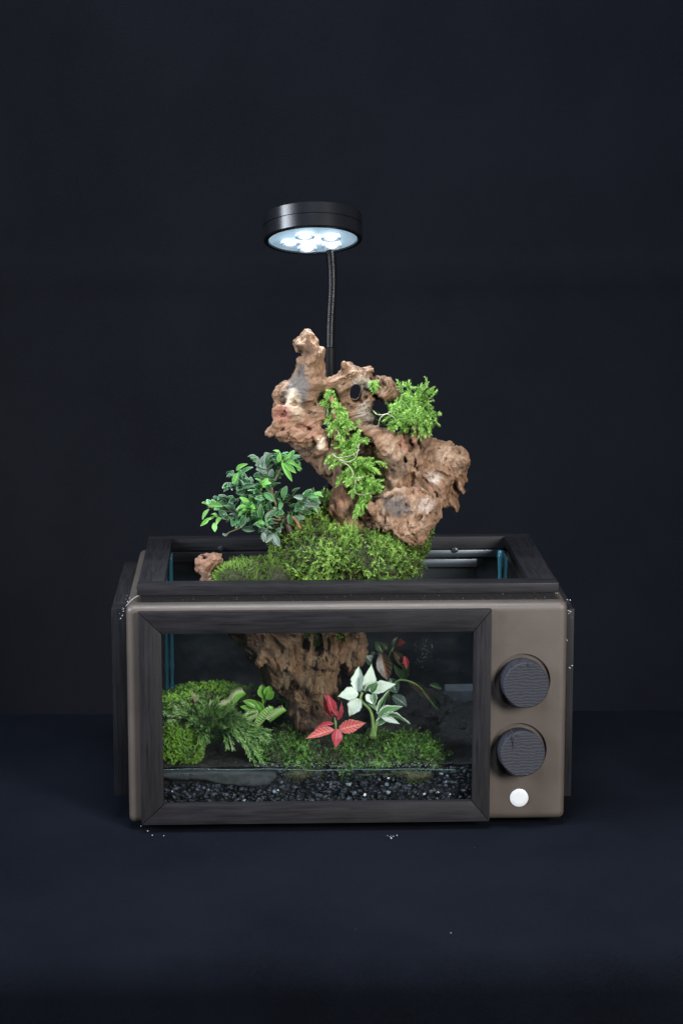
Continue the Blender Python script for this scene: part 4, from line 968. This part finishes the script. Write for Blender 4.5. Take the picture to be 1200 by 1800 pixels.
# shrub
shrub = thing('shrub', at(505, 975, .085), 'bushy small leaved shrub leaning left over the top frame', 'shrub')
SL = {k: [leaf_mesh(f'leaf_{k}', m_, 'ellipse', f_, d_, seed=s) for s, (f_, d_) in enumerate(((.3, .2), (.5, .35), (.15, .1)))] for k, m_ in (('dark', ml_dark), ('mid', ml_mid), ('young', ml_young), ('grey', ml_grey))}
def c4(x, y): return (340+x*.21667, 780+y*.21667)
Yh = .085
tw = {  # twigs: points (crop pixels), depth offsets, leaf kind weights, tip cluster
    'a': ([(770, 800), (700, 620), (560, 560), (400, 560), (230, 540), (120, 510)], -.004, 'mid'),
    'b': ([(700, 620), (560, 600), (420, 600), (300, 620), (170, 590)], -.016, 'mid'),
    'c': ([(720, 640), (620, 500), (520, 390), (400, 320), (330, 250)], .006, 'dark'),
    'd': ([(700, 600), (640, 420), (560, 300), (530, 200), (520, 130)], .012, 'dark'),
    'e': ([(690, 560), (640, 380), (660, 260), (700, 160), (700, 90)], .0, 'mid'),
    'f': ([(660, 300), (720, 190), (780, 130), (850, 180)], -.008, 'young'),
    'g': ([(740, 640), (780, 560), (850, 500), (920, 450), (980, 420)], -.004, 'mid'),
    'h': ([(760, 640), (820, 600), (900, 540), (990, 500)], .006, 'grey'),
    'i': ([(730, 650), (640, 640), (560, 660), (520, 640)], -.018, 'mid'),
    'j': ([(740, 680), (680, 690), (640, 740), (600, 750)], -.018, 'grey'),
    'k': ([(640, 560), (520, 480), (400, 440), (270, 470), (180, 450)], .004, 'dark'),
    'l': ([(600, 420), (480, 380), (360, 350), (300, 320)], -.008, 'dark'),
    'm': ([(690, 600), (600, 500), (540, 420), (560, 330)], -.018, 'mid'),
    'n': ([(430, 640), (380, 680), (290, 720), (265, 750)], -.018, 'bare'),
    'o': ([(700, 600), (560, 540), (460, 500), (430, 560)], -.022, 'young'),
    'p': ([(640, 400), (600, 240), (580, 110)], .004, 'grey'),
    'q': ([(740, 620), (700, 520), (780, 450), (820, 420)], .014, 'dark'),
}
nleaf = 0
for key, (pts, dy, kind) in tw.items():
    P3 = []
    for i, p in enumerate(pts): P3.append(at(*c4(*p), Yh+dy*(i/(len(pts)-1))+.002*rng.normal()))
    P3 = bez(P3, 26); V_, F_ = tube(P3, np.linspace(.0015 if key in 'acd' else .0011, .0005, 26), 6)
    part('twig', V_, F_, m_twig, shrub)
    if kind == 'bare': 
        for t in (25, 22): place_leaf(random.choice(SL['grey']), P3[t], Vector(P3[t])+Vector((-.003, 0, .001))+rv(.0015), .002, TOCAM, shrub)
        continue
    L = np.linalg.norm(P3[-1]-P3[0]); nn = int(12+L*215)
    for i in range(nn):
        t = (i+1.5)/(nn+.5); t = .25+.75*t; idx = min(25, int(t*25)); p = Vector(P3[idx]); T = Vector(P3[idx]-P3[idx-1]).normalized()
        out = Vector(rng.normal(0, 1, 3)); out = (out-T*out.dot(T)).normalized()
        d = (T*.6+out*.9+Vector((0, -.15, .15))).normalized(); ln = rng.uniform(.0095, .0138)*(.85 if t > .9 else 1)
        k = kind if rng.random() < .55 else random.choice(['dark', 'mid', 'mid', 'grey' if rng.random() < .5 else 'dark'])
        if t > .88 and kind in ('mid', 'young') and rng.random() < .75: k = 'young'
        place_leaf(random.choice(SL[k]), p, p+d*ln, ln*rng.uniform(.42, .56), Vector((0, -.45, .9))+rv(.35)+out*.3, shrub); nleaf += 1
# individually seen leaves (crop pixels base, tip, width in mm, kind)
for b_, t_, w_, k in (((715, 145), (800, 305), 5.5, 'young'), ((735, 155), (830, 235), 5.5, 'young'), ((750, 150), (840, 175), 5, 'young'), ((800, 170), (878, 198), 3.2, 'young'), ((690, 150), (700, 72), 5, 'young'), ((735, 135), (785, 90), 3.5, 'young'),
                      ((585, 440), (500, 440), 6, 'mid'), ((570, 400), (650, 460), 6.5, 'mid'), ((545, 600), (545, 500), 6.5, 'mid'), ((650, 730), (585, 800), 5, 'grey'), ((650, 735), (700, 830), 6.5, 'grey'), ((590, 650), (490, 650), 5.5, 'mid'),
                      ((560, 720), (575, 790), 5.5, 'grey'), ((170, 640), (175, 712), 5.5, 'young'), ((130, 530), (70, 610), 4.5, 'young'), ((120, 500), (232, 500), 5.5, 'young'), ((130, 600), (62, 665), 4.2, 'young'), ((915, 420), (1008, 430), 5, 'mid'), ((905, 430), (945, 365), 4, 'mid'), ((890, 440), (820, 430), 5, 'grey'), ((900, 500), (1020, 510), 4.5, 'grey'), ((400, 360), (495, 330), 5.5, 'dark'), ((560, 190), (575, 90), 6, 'grey'), ((520, 190), (522, 108), 4.5, 'grey'), ((350, 220), (425, 160), 5, 'young'), ((380, 250), (475, 185), 5, 'mid'), ((320, 310), (360, 240), 4.5, 'young')):
    b3 = Vector(at(*c4(*b_), Yh-.018)); t3 = Vector(at(*c4(*t_), Yh-.022))
    place_leaf(random.choice(SL[k][:2]), b3, t3, w_*.001, Vector((-.1, -.9, .5))+rv(.2), shrub); nleaf += 1
for i in range(60):
    b3 = Vector(at(*c4(rng.normal(590, 110), rng.normal(530, 85)), Yh+rng.uniform(-.014, .014))); d = (rv(1)+Vector((-.3, -.2, .2))).normalized(); ln = rng.uniform(.0095, .0135)
    place_leaf(random.choice(SL[random.choice(['dark', 'dark', 'mid'])]), b3, b3+d*ln, ln*.52, Vector((0, -.6, .7))+rv(.35), shrub); nleaf += 1
print('shrub leaves', nleaf)
P = bez([at(505, 1005, .09), at(509, 980, .088), at(512, 950, .086), at(508, 930, .085), at(496, 912, .082)], 20)
V_, F_ = tube(P, np.linspace(.0075, .0028, 20)*(1+.12*rng.standard_normal(20)), 10); part('trunk', V_, F_, m_bark, shrub)
P = bez([at(528, 930, .075), at(522, 918, .074), at(514, 908, .072)], 8); V_, F_ = tube(P, np.linspace(.0018, .001, 8), 6); o = part('dead_twig', V_, F_, m_tan, shrub)

# spikemoss fronds: whorls of tiny leaflets along a stem
def frond(P, r, ll=.0034, step=.0012, per=5, tw_=.0):
    P = np.asarray(P); seg = np.linalg.norm(np.diff(P, axis=0), axis=1); L = seg.sum(); n = max(4, int(L/step)); cum = np.concatenate([[0], np.cumsum(seg)])/L
    V = []; Fc = []; TT = []
    for i in range(n):
        t = (i+.5)/n; p = np.array([np.interp(t, cum, P[:, a]) for a in range(3)]); p2 = np.array([np.interp(min(1, t+.05), cum, P[:, a]) for a in range(3)]); p1 = np.array([np.interp(max(0, t-.05), cum, P[:, a]) for a in range(3)])
        T = p2-p1; T /= np.linalg.norm(T)+1e-12
        for j in range(per):
            s_ = r.standard_normal(3); s_ -= T*(s_@T); s_ /= np.linalg.norm(s_)+1e-9; an = R(r.normal(58-30*t, 14)); d = s_*math.sin(an)+T*math.cos(an); wv_ = np.cross(d, T); wv_ /= np.linalg.norm(wv_)+1e-9
            l = ll*(.55+.6*math.sin(math.pi*min(1, .25+.62*t)))*(.75+.5*r.random()); w_ = l*.21; s = len(V)
            V += [p, p+d*l*.5+wv_*w_/2, p+d*l+np.array([0, 0, -.12*l]), p+d*l*.5-wv_*w_/2]; Fc.append((s, s+1, s+2, s+3)); tt = .18+.5*t+.26*r.standard_normal(); TT += [tt-.1, tt, tt+.2, tt]
    return np.array(V), np.array(Fc), np.clip(TT, 0, 1)
def spike_plant(name, label, root, paths, seed, threads=(), ll=.0040, mat=m_spike, cat='plant', nrand=0, rbox=None):
    r = np.random.default_rng(seed); t_ = thing(name, root, label, cat)
    for pts in paths:
        P = [np.array(at(*p[:2], p[2])) for p in pts]
        P = bez(P, 10)+np.cumsum(.0006*r.standard_normal((10, 3)), 0)
        V, Fc, T = frond(P, r, ll*(.8+.4*r.random())); o = part('frond', V, Fc, mat, t_, smooth=False, attrs={'tint': T})
        V_, F_ = tube(P, np.linspace(.0005, .0003, 10), 4); part('stem', V_, F_, m_gstem, o)
    for pts in threads:
        V_, F_ = tube(bez([at(*p[:2], p[2]) for p in pts], 24), .00036, 5); part('root_thread', V_, F_, m_root, t_)
    return t_
def fan(cx, cy, Y, tips, r, spread=4, sub=2, dY=.012):
    out = []
    for (tx, ty) in tips:
        for k in range(sub):
            ex, ey = tx+r.normal(0, spread), ty+r.normal(0, spread); mx_, my_ = (cx+ex)/2+r.normal(0, spread), (cy+ey)/2-abs(r.normal(0, spread)); yy = Y+r.normal(0, dY)
            out.append([(cx+r.normal(0, spread), cy+r.normal(0, spread), Y), (mx_, my_, (Y+yy)/2), (ex, ey, yy)])
    return out
r = np.random.default_rng(5)
pp = fan(725, 740, .100, [(690, 738), (705, 722), (715, 700), (730, 690), (745, 680), (752, 700), (740, 715), (722, 712), (700, 752), (712, 760), (735, 750), (750, 730), (757, 688)], r, 5, 3)
pp += [[(712, 700, .105), (705, 685, .105), (697, 671, .105)], [(715, 705, .1), (720, 688, .1), (718, 670, .1)], [(735, 690, .1), (745, 680, .1), (744, 668, .1)], [(740, 700, .1), (752, 690, .1), (762, 684, .1)], [(748, 715, .1), (755, 728, .1), (768, 738, .1)], [(745, 705, .1), (755, 715, .1), (757, 725, .1)],
       [(735, 745, .095), (740, 755, .092), (741, 772, .09)], [(742, 745, .095), (750, 752, .092), (755, 760, .09)], [(690, 735, .115), (675, 728, .12), (660, 720, .12)], [(690, 720, .11), (682, 712, .11), (675, 706, .11)], [(680, 745, .12), (668, 735, .125), (655, 715, .125)], [(757, 730, .1), (765, 736, .1), (771, 746, .1)]]
def fluff(cx, cy, sx, sy, Y, n, L, r, dY=.010):
    out = []
    for i in range(n):
        x, y = cx+sx*r.normal(), cy+sy*r.normal(); a = r.uniform(0, 6.28); l = L*r.uniform(.6, 1.3); y0 = Y+dY*r.normal()
        out.append([(x, y, y0), (x+l*.5*math.cos(a), y+l*.5*math.sin(a)-l*.12, y0-.002), (x+l*math.cos(a), y+l*math.sin(a)*.9, y0-.005)])
    return out
pp += fluff(720, 715, 17, 17, .098, 46, 17, r)+fluff(705, 738, 13, 9, .095, 22, 15, r)+fluff(738, 745, 10, 8, .095, 10, 14, r)
spike_plant('spikemoss', 'bright green feathery spikemoss clump on the right shoulder of the driftwood', at(725, 750, .10), pp, 51,
            [[(656, 722, .098), (664, 729, .094), (680, 727, .092), (692, 722, .09)], [(665, 747, .098), (668, 735, .094), (678, 728, .092), (690, 732, .09), (700, 745, .09)], [(700, 705, .098), (715, 716, .09), (735, 712, .088)]])
pp = fan(585, 715, .105, [(572, 695), (582, 690), (578, 712), (590, 725), (600, 730), (568, 708), (608, 735), (575, 735), (592, 705)], r, 3, 3, .008)
pp += fan(598, 748, .092, [(578, 752), (588, 745), (600, 742), (612, 748), (605, 765), (600, 775)], r, 3, 3, .006)
pp += fan(612, 790, .088, [(588, 782), (597, 778), (620, 765), (632, 762), (634, 775), (610, 800), (600, 800)], r, 3, 3, .006)
pp += fan(625, 820, .086, [(605, 810), (618, 800), (635, 800), (650, 810), (658, 830), (640, 840), (615, 835), (628, 845), (660, 825), (645, 855)], r, 4, 3, .007)
pp += fan(640, 860, .084, [(610, 850), (625, 855), (660, 850), (670, 845), (650, 870), (636, 880), (615, 868), (668, 862)], r, 3, 3, .006)
pp += [[(640, 870, .082), (636, 885, .08), (625, 908, .078)], [(642, 872, .082), (640, 890, .079), (632, 905, .077)], [(600, 800, .088), (590, 815, .085), (585, 822, .084)], [(592, 800, .088), (582, 806, .085), (578, 812, .084)], [(605, 835, .086), (596, 845, .084), (592, 852, .084)]]*2
pp += fluff(578, 708, 5, 10, .104, 6, 12, r, .005)+fluff(600, 742, 8, 7, .094, 8, 12, r, .005)+fluff(618, 790, 8, 12, .088, 10, 12, r, .005)+fluff(632, 825, 11, 12, .086, 18, 13, r, .006)+fluff(645, 858, 9, 7, .084, 8, 12, r, .005)+fluff(633, 888, 3, 9, .080, 6, 9, r, .003)
spike_plant('spikemoss', 'bright green spikemoss cascading down the middle hollow of the driftwood', at(620, 830, .10), pp, 52,
            [[(584, 797, .086), (592, 804, .080), (606, 803, .078), (622, 798, .078), (632, 790, .078)], [(600, 812, .08), (598, 808, .079), (610, 812, .078), (625, 804, .078), (631, 780, .079)], [(600, 812, .08), (612, 818, .078), (620, 830, .077), (622, 840, .077), (640, 838, .077)], [(625, 838, .077), (624, 852, .077), (622, 864, .077), (636, 870, .078), (652, 866, .079)], [(592, 755, .086), (596, 765, .085), (596, 775, .086)]])
spike_plant('spikemoss', 'tiny bright green spikemoss tuft on top of the arched middle driftwood', at(656, 678, .10), fan(656, 681, .100, [(650, 676), (656, 672), (663, 676), (660, 682), (651, 682), (657, 684)], r, 1.5, 3, .003), 53, ll=.0026)

# dark feathery plant
def flatfrond(P, r, ll=.0065, step=.0011, side=None):
    P = np.asarray(P); n = len(P); V = []; Fc = []; TT = []
    T = np.gradient(P, axis=0); T /= np.linalg.norm(T, axis=1)[:, None]; L = np.linalg.norm(np.diff(P, axis=0), axis=1).sum(); m = int(L/step)
    for i in range(m):
        u = i/m*(n-1); k = min(int(u), n-2); p = P[k]+(P[k+1]-P[k])*(u-k); t = T[k]; s_ = np.cross(t, side); s_ /= np.linalg.norm(s_); up = np.cross(s_, t)
        for sg in (-1, 1):
            an = R(r.normal(24, 9)); d = t*math.cos(an)+sg*s_*math.sin(an)+up*r.normal(.05, .12); d /= np.linalg.norm(d); wv_ = np.cross(d, up); wv_ /= np.linalg.norm(wv_)
            l = ll*(1-.55*i/m)*(.8+.4*r.random()); w_ = .00085; s = len(V)
            V += [p, p+d*l*.3+wv_*w_/2, p+d*l*.8+wv_*w_*.42, p+d*l, p+d*l*.8-wv_*w_*.42, p+d*l*.3-wv_*w_/2]; Fc.append([s+q for q in range(6)]); tt = .12+.5*(i/m)+.28*r.standard_normal(); TT += [tt-.1, tt, tt+.1, tt+.3, tt+.1, tt]
    return np.array(V), np.array(Fc), np.clip(TT, 0, 1)
ft = thing('feathery_plant', at(370, 1310, .055), 'dark green feathery plant with fine drooping fronds at the left of the tank', 'plant')
r = np.random.default_rng(9)
tips = [(296, 1252, .05), (300, 1240, .05), (308, 1232, .055), (303, 1262, .045), (318, 1238, .05), (330, 1235, .06), (345, 1228, .06), (352, 1236, .05), (362, 1232, .055), (375, 1238, .055), (385, 1232, .06), (392, 1240, .055), (404, 1238, .05), (412, 1246, .05), (420, 1252, .045), (335, 1265, .035), (350, 1255, .035), (372, 1256, .035), (390, 1256, .035), (410, 1262, .035), (430, 1262, .04), (440, 1275, .04), (455, 1276, .04), (468, 1283, .04), (476, 1290, .04), (478, 1298, .038), (470, 1305, .036), (462, 1318, .034), (462, 1343, .030), (452, 1343, .030), (446, 1330, .032), (438, 1326, .032), (430, 1305, .03), (415, 1290, .03), (395, 1278, .03), (360, 1280, .03), (345, 1285, .03), (330, 1275, .035), (352, 1314, .03), (362, 1306, .03), (405, 1318, .03), (420, 1300, .03)]
for (tx, ty, tY) in tips:
    for k in range(3):
        ex, ey, eY = tx+r.normal(0, 4), ty+r.normal(0, 4), tY+r.normal(0, .004)
        cx, cy = 362+r.normal(0, 6)+(20 if tx > 400 else 0), 1300+r.normal(0, 4)
        ex += (k-1.5)*2.5; P = bez([at(cx, cy, .052), at((cx+ex)/2, min((cy+ey)/2, cy)-12-abs(r.normal(0, 4)), (.052+eY)/2), at(ex, ey, eY)], 12)
        V, Fc, T = flatfrond(P, r, .0085, .0021, np.array([0, -.8, .6])+r.normal(0, .3, 3)); part('frond', V, Fc, m_feather, ft, smooth=False, attrs={'tint': T})
V, Fc, T = flatfrond(bez([at(350, 1255, .06), at(345, 1235, .055), at(337, 1215, .05)], 12), r, .006, .0011, np.array([0, -.9, .3])); part('frond', V, Fc, stem_mat('dry_frond', (.3, .27, .17)), ft, smooth=False, attrs={'tint': T})
# venus flytraps
def c7(x, y): return (280+x/4.2857, 1100+y/4.2857)
fly = thing('venus_flytrap', at(440, 1285, .085), 'bright green venus flytrap with toothed traps between moss and driftwood', 'plant')
LF = [leaf_mesh('flytrap_leaf', ml_fly, 'obovate', .35, .2, seed=3)]
def trap(h0, h1, Y, face, wid, open_, parent, name='trap'):
    """two toothed lobes hinged on the line h0-h1 (world)"""
    a, b_ = Vector(h0), Vector(h1); ax = (b_-a); L = ax.length; ax.normalize(); f = Vector(face); f = (f-ax*f.dot(ax)).normalized(); sd = ax.cross(f)
    me_o = None
    for s in (-1, 1):
        V = []; U = []; nu, nv = 13, 6
        for i in range(nu):
            u = i/(nu-1); hgt = wid*math.sin(math.pi*(.06+.88*u))**.6
            for j in range(nv):
                v_ = j/(nv-1); an = open_*(.35+.65*v_**.7)-.5*open_*v_*v_
                p = a+ax*(L*u)+f*(hgt*v_*math.cos(an))+sd*(s*(hgt*v_*math.sin(an)+.0004)); V.append(np.array(p)); U.append((u, v_))
        Fc = np.array([(i*nv+j, i*nv+j+1, (i+1)*nv+j+1, (i+1)*nv+j) for i in range(nu-1) for j in range(nv-1)])
        if me_o is None: o = part(name, V, Fc, m_trap, parent, attrs=None); me_o = o
        else: o = part('lobe', V, Fc, m_trap, me_o)
        md = o.modifiers.new('s', 'SOLIDIFY'); md.thickness = .0006
        Vt = []; Ft = []
        for i in range(1, nu-1):
            u = i/(nu-1); hgt = wid*math.sin(math.pi*(.06+.88*u))**.6; an = open_*.5
            p = a+ax*(L*u)+f*(hgt*math.cos(an))+sd*(s*(hgt*math.sin(an)+.0004))
            d = (f*.75-sd*s*(.45)+ax*(u-.5)*.8).normalized(); tv, tf = tube([p, p+d*.0026-sd*s*.0004, p+d*.0050-sd*s*.0014], [.00034, .00030, .00016], 4); k = len(Vt); Vt += list(tv); Ft += [[q+k for q in f_] for f_ in tf]
        part('teeth', Vt, Ft, m_tooth, me_o)
    # red inner skin
    return me_o
def W(p, Y): return at(*c7(*p), Y)
for b_, t_, w_, Y in (((780, 700), (620, 600), 9, .086), ((760, 640), (640, 560), 9, .088), ((785, 600), (800, 480), 6, .09), ((800, 690), (720, 560), 8, .092), ((800, 700), (900, 640), 5, .09)):
    place_leaf(LF[0], W(b_, Y), W(t_, Y-.004), w_*.001, Vector((0, -.7, .7)), fly)
trap(W((735, 775), .058), W((860, 615), .060), 0, (-.9, -.9, .1), .0085, .95, fly)
trap(W((640, 690), .062), W((745, 650), .062), 0, (.1, -1, .35), .0085, 1.2, fly)
trap(W((830, 725), .062), W((955, 635), .062), 0, (-.5, -.7, .8), .0080, .75, fly)
trap(W((555, 590), .072), W((650, 510), .075), 0, (-.8, -.4, .8), .0085, .8, fly)
for b_, t_, w_, Y in (((795, 560), (770, 450), 11, .080), ((805, 555), (835, 455), 10, .078), ((800, 560), (860, 500), 8, .076)):
    place_leaf(LF[0], W(b_, Y), W(t_, Y-.003), w_*.001, Vector((-.2, -1, .25)), fly)
trap(W((470, 625), .070), W((545, 590), .070), 0, (-.3, -.6, .8), .0075, .8, fly)
# red plant
def c8(x, y): return (520+x/4.615, 1110+y/4.615)
def W8(p, Y): return at(*c8(*p), Y)
FL = {k: leaf_mesh('leaf_'+k, m_, sh, f_, d_, 15, 7, wv_, 5) for k, m_, sh, f_, d_, wv_ in (('red', ml_red, 'ovate', .35, .25, .085), ('pink', ml_pink, 'ovate', .3, .2, .085), ('white', ml_white, 'ovate', .28, .2, .085), ('wg', ml_wgreen, 'ovate', .45, .3, .085), ('fit', ml_fit, 'ellipse', .2, .2, .02), ('fitw', ml_fitw, 'ellipse', .2, .2, .02), ('fitg', ml_fitg, 'ellipse', .3, .3, .02))}
red = thing('red_fittonia', W8((325, 830), .04), 'small plant with crimson and pink veined leaves in front of the driftwood foot', 'plant')
for b_, t_, w_, k, Y0, Y1, fc_ in (((300, 700), (225, 495), 17, 'red', .040, .042, (-.3, -1, .3)), ((305, 670), (262, 510), 17, 'red', .036, .034, (.3, -1, .2)), ((335, 720), (380, 570), 8, 'red', .038, .036, (.5, -1, .2)), ((340, 690), (300, 640), 9, 'red', .033, .03, (0, -.7, .7)),
                                   ((310, 750), (155, 775), 9, 'red', .034, .028, (0, -.8, .7)), ((315, 800), (78, 858), 19, 'pink', .034, .026, (0, -.8, .7)), ((335, 790), (325, 945), 19, 'red', .032, .024, (.1, -1, .35)), ((345, 800), (562, 738), 24, 'pink', .036, .032, (.1, -.9, .45)), ((340, 720), (345, 640), 7, 'red', .035, .033, (.4, -1, 0))):
    place_leaf(FL[k], W8(b_, Y0), W8(t_, Y1), w_*.0145*.028*1.35, Vector(fc_), red)
V_, F_ = tube(bez([W8((330, 870), .046), W8((325, 800), .040), W8((318, 700), .036)], 10), np.linspace(.0017, .0011, 10), 8); part('stem', V_, F_, m_gstem, red)
# white plant
wh = thing('white_fittonia', W8((625, 860), .05), 'plant with white green edged leaves right of the red plant', 'plant')
for b_, t_, w_, k, Y0, Y1, fc_ in (((505, 500), (345, 520), 24, 'white', .050, .044, (0, -.9, .5)), ((520, 490), (500, 282), 26, 'white', .056, .058, (-.5, -1, .1)), ((560, 490), (622, 275), 24, 'white', .054, .052, (.3, -1, .2)), ((590, 480), (806, 422), 22, 'white', .050, .044, (0, -1, .5)), ((515, 545), (430, 685), 25, 'white', .047, .040, (-.2, -1, .4)),
                                   ((570, 510), (625, 590), 13, 'white', .046, .042, (0, -.8, .5)), ((625, 490), (642, 595), 9, 'wg', .046, .042, (.2, -1, .3)), ((610, 490), (660, 420), 14, 'wg', .046, .044, (.1, -.8, .6)), ((560, 560), (660, 635), 10, 'wg', .050, .048, (.0, -.7, .7)), ((560, 495), (660, 400), 8, 'wg', .046, .042, (-.4, -.8, .6))):
    place_leaf(FL[k], W8(b_, Y0), W8(t_, Y1), w_*.00057, Vector(fc_), wh)
V_, F_ = tube(bez([W8((605, 860), .052), W8((625, 760), .050), W8((600, 640), .048), W8((525, 555), .048), W8((540, 490), .050)], 22), np.linspace(.0020, .0013, 22), 8); part('stem', V_, F_, m_gstem, wh)
sm = thing('green_fittonia', W8((635, 860), .055), 'smaller plant with green leaves rimmed white beside the white plant', 'plant')
for b_, t_, w_, k, Y0, Y1, fc_ in (((650, 760), (765, 690), 16, 'wg', .052, .048, (-.1, -.8, .6)), ((670, 690), (845, 600), 20, 'wg', .052, .046, (-.1, -.8, .6)), ((700, 690), (925, 722), 11, 'wg', .050, .040, (.1, -.6, .8)), ((690, 690), (840, 745), 14, 'white', .048, .040, (0, -1, .5)), ((670, 680), (740, 480), 13, 'wg', .054, .054, (-.4, -1, .1)), ((680, 660), (690, 555), 22, 'white', .056, .058, (-.3, -1, .1))):
    place_leaf(FL[k], W8(b_, Y0), W8(t_, Y1), w_*.00048, Vector(fc_), sm)
V_, F_ = tube(bez([W8((625, 865), .054), W8((640, 780), .053), W8((680, 680), .052)], 12), np.linspace(.0034, .0016, 12), 8); part('stem', V_, F_, m_gstem, sm)
# dark red-veined plant behind
dk = thing('dark_fittonia', W8((760, 560), .10), 'tall dark leaved plant with red veins at the back right of the driftwood', 'plant')
for b_, t_, w_, k, Y0, Y1, fc_ in (((690, 170), (742, 385), 33, 'fit', .095, .085, (0, -1, .3)), ((700, 170), (650, 80), 20, 'fitg', .10, .10, (0, -.8, .6)), ((790, 130), (825, 40), 13, 'fitg', .095, .095, (-.3, -1, .2)), ((810, 100), (885, 82), 16, 'red', .095, .092, (0, -.8, .6)), ((640, 270), (565, 200), 22, 'fitw', .10, .096, (0, -.8, .6)), ((790, 160), (905, 300), 20, 'fit', .097, .09, (0, -.8, .5)), ((800, 190), (900, 400), 34, 'fitg', .102, .10, (.3, -1, .2)), ((900, 400), (1110, 540), 20, 'fit', .10, .095, (-.1, -.7, .6)), ((880, 200), (905, 300), 11, 'red', .088, .086, (0, -1, .3)),
                                   ((700, 150), (600, 240), 22, 'fitw', .104, .10, (0, -.8, .6)), ((760, 380), (820, 500), 26, 'fitw', .105, .10, (0, -.8, .6)), ((780, 520), (900, 600), 24, 'fitw', .10, .095, (0, -.8, .6)), ((1080, 430), (1190, 460), 12, 'fitg', .10, .10, (0, -.8, .6)), ((1080, 500), (1190, 640), 8, 'fitg', .10, .10, (0, -.8, .6)), ((740, 150), (700, 90), 14, 'fitg', .10, .10, (0, -.8, .6))):
    place_leaf(FL[k], W8(b_, Y0), W8(t_, Y1), w_*.0005, Vector(fc_), dk)
V_, F_ = tube(bez([W8((760, 600), .115), W8((740, 420), .11), W8((740, 260), .105), W8((780, 140), .10), W8((820, 90), .095)], 26), np.linspace(.0018, .001, 26), 7); part('stem', V_, F_, m_gstem, dk)
V_, F_ = tube(bez([W8((700, 560), .105), W8((810, 410), .098), W8((900, 400), .096), W8((1000, 450), .096), W8((1060, 530), .096), W8((1150, 640), .098)], 26), np.linspace(.0013, .0008, 26), 7); part('runner', V_, F_, m_gstem, dk)
# soil mound at the back right
fd = Field((.02, .09, .03), (.16, .25, .15), .0022)
fd.ell(at(720, 1260, .15), (.045, .04, .03)); fd.ell(at(690, 1290, .12), (.03, .03, .02)); fd.ell(at(775, 1285, .15), (.03, .04, .022))
fd.disp(lambda P: .009*fbm(P, 55, 3)+.003*vnoise(P, 200), .03); V, Q = fd.mesh(); o = part('soil_mound', V, Q, m_soil); tag(o, kind='structure')

q0, q1 = at(784, 1214, .205), at(838, 1268, .205)  # plain grey block standing in for a greyish patch at the back right
m_blk, nt, b = newmat('frosted_grey_block'); nt.links.new(ramp(nt, [(.3, (.05, .06, .07)), (.8, (.11, .125, .145))], noise(nt, texco(nt), 90, 6)), b.inputs['Base Color']); b.inputs['Roughness'].default_value = .6
o = from_bm('grey_block', box_bm(q0[0], q1[0], .205, .235, q1[2], q0[2]), m_blk, bevel=.002); tag(o, 'frosted grey block standing in the back right corner of the tank', 'block')

# ------------------------------------------------------------------ crumbs on the cloth
r = np.random.default_rng(77); pts = []
for i in range(15): pts.append(ground(688+r.normal(0, 3.5), 1471+r.normal(0, 1.6), .0012))
for (x, y) in ((248, 1452), (256, 1451), (260, 1461), (268, 1468), (288, 1469), (834, 1490), (792, 1640), (625, 1634)): pts.append(ground(x, y, .001))
V_, F_, _ = rocks(len(pts), pts, (.0002, .0007), .6, 5); o = part('crumbs', V_, F_, m_crumb); tag(o, 'tiny white crumbs scattered on the dark cloth in front of the cabinet', 'crumbs', kind='stuff')
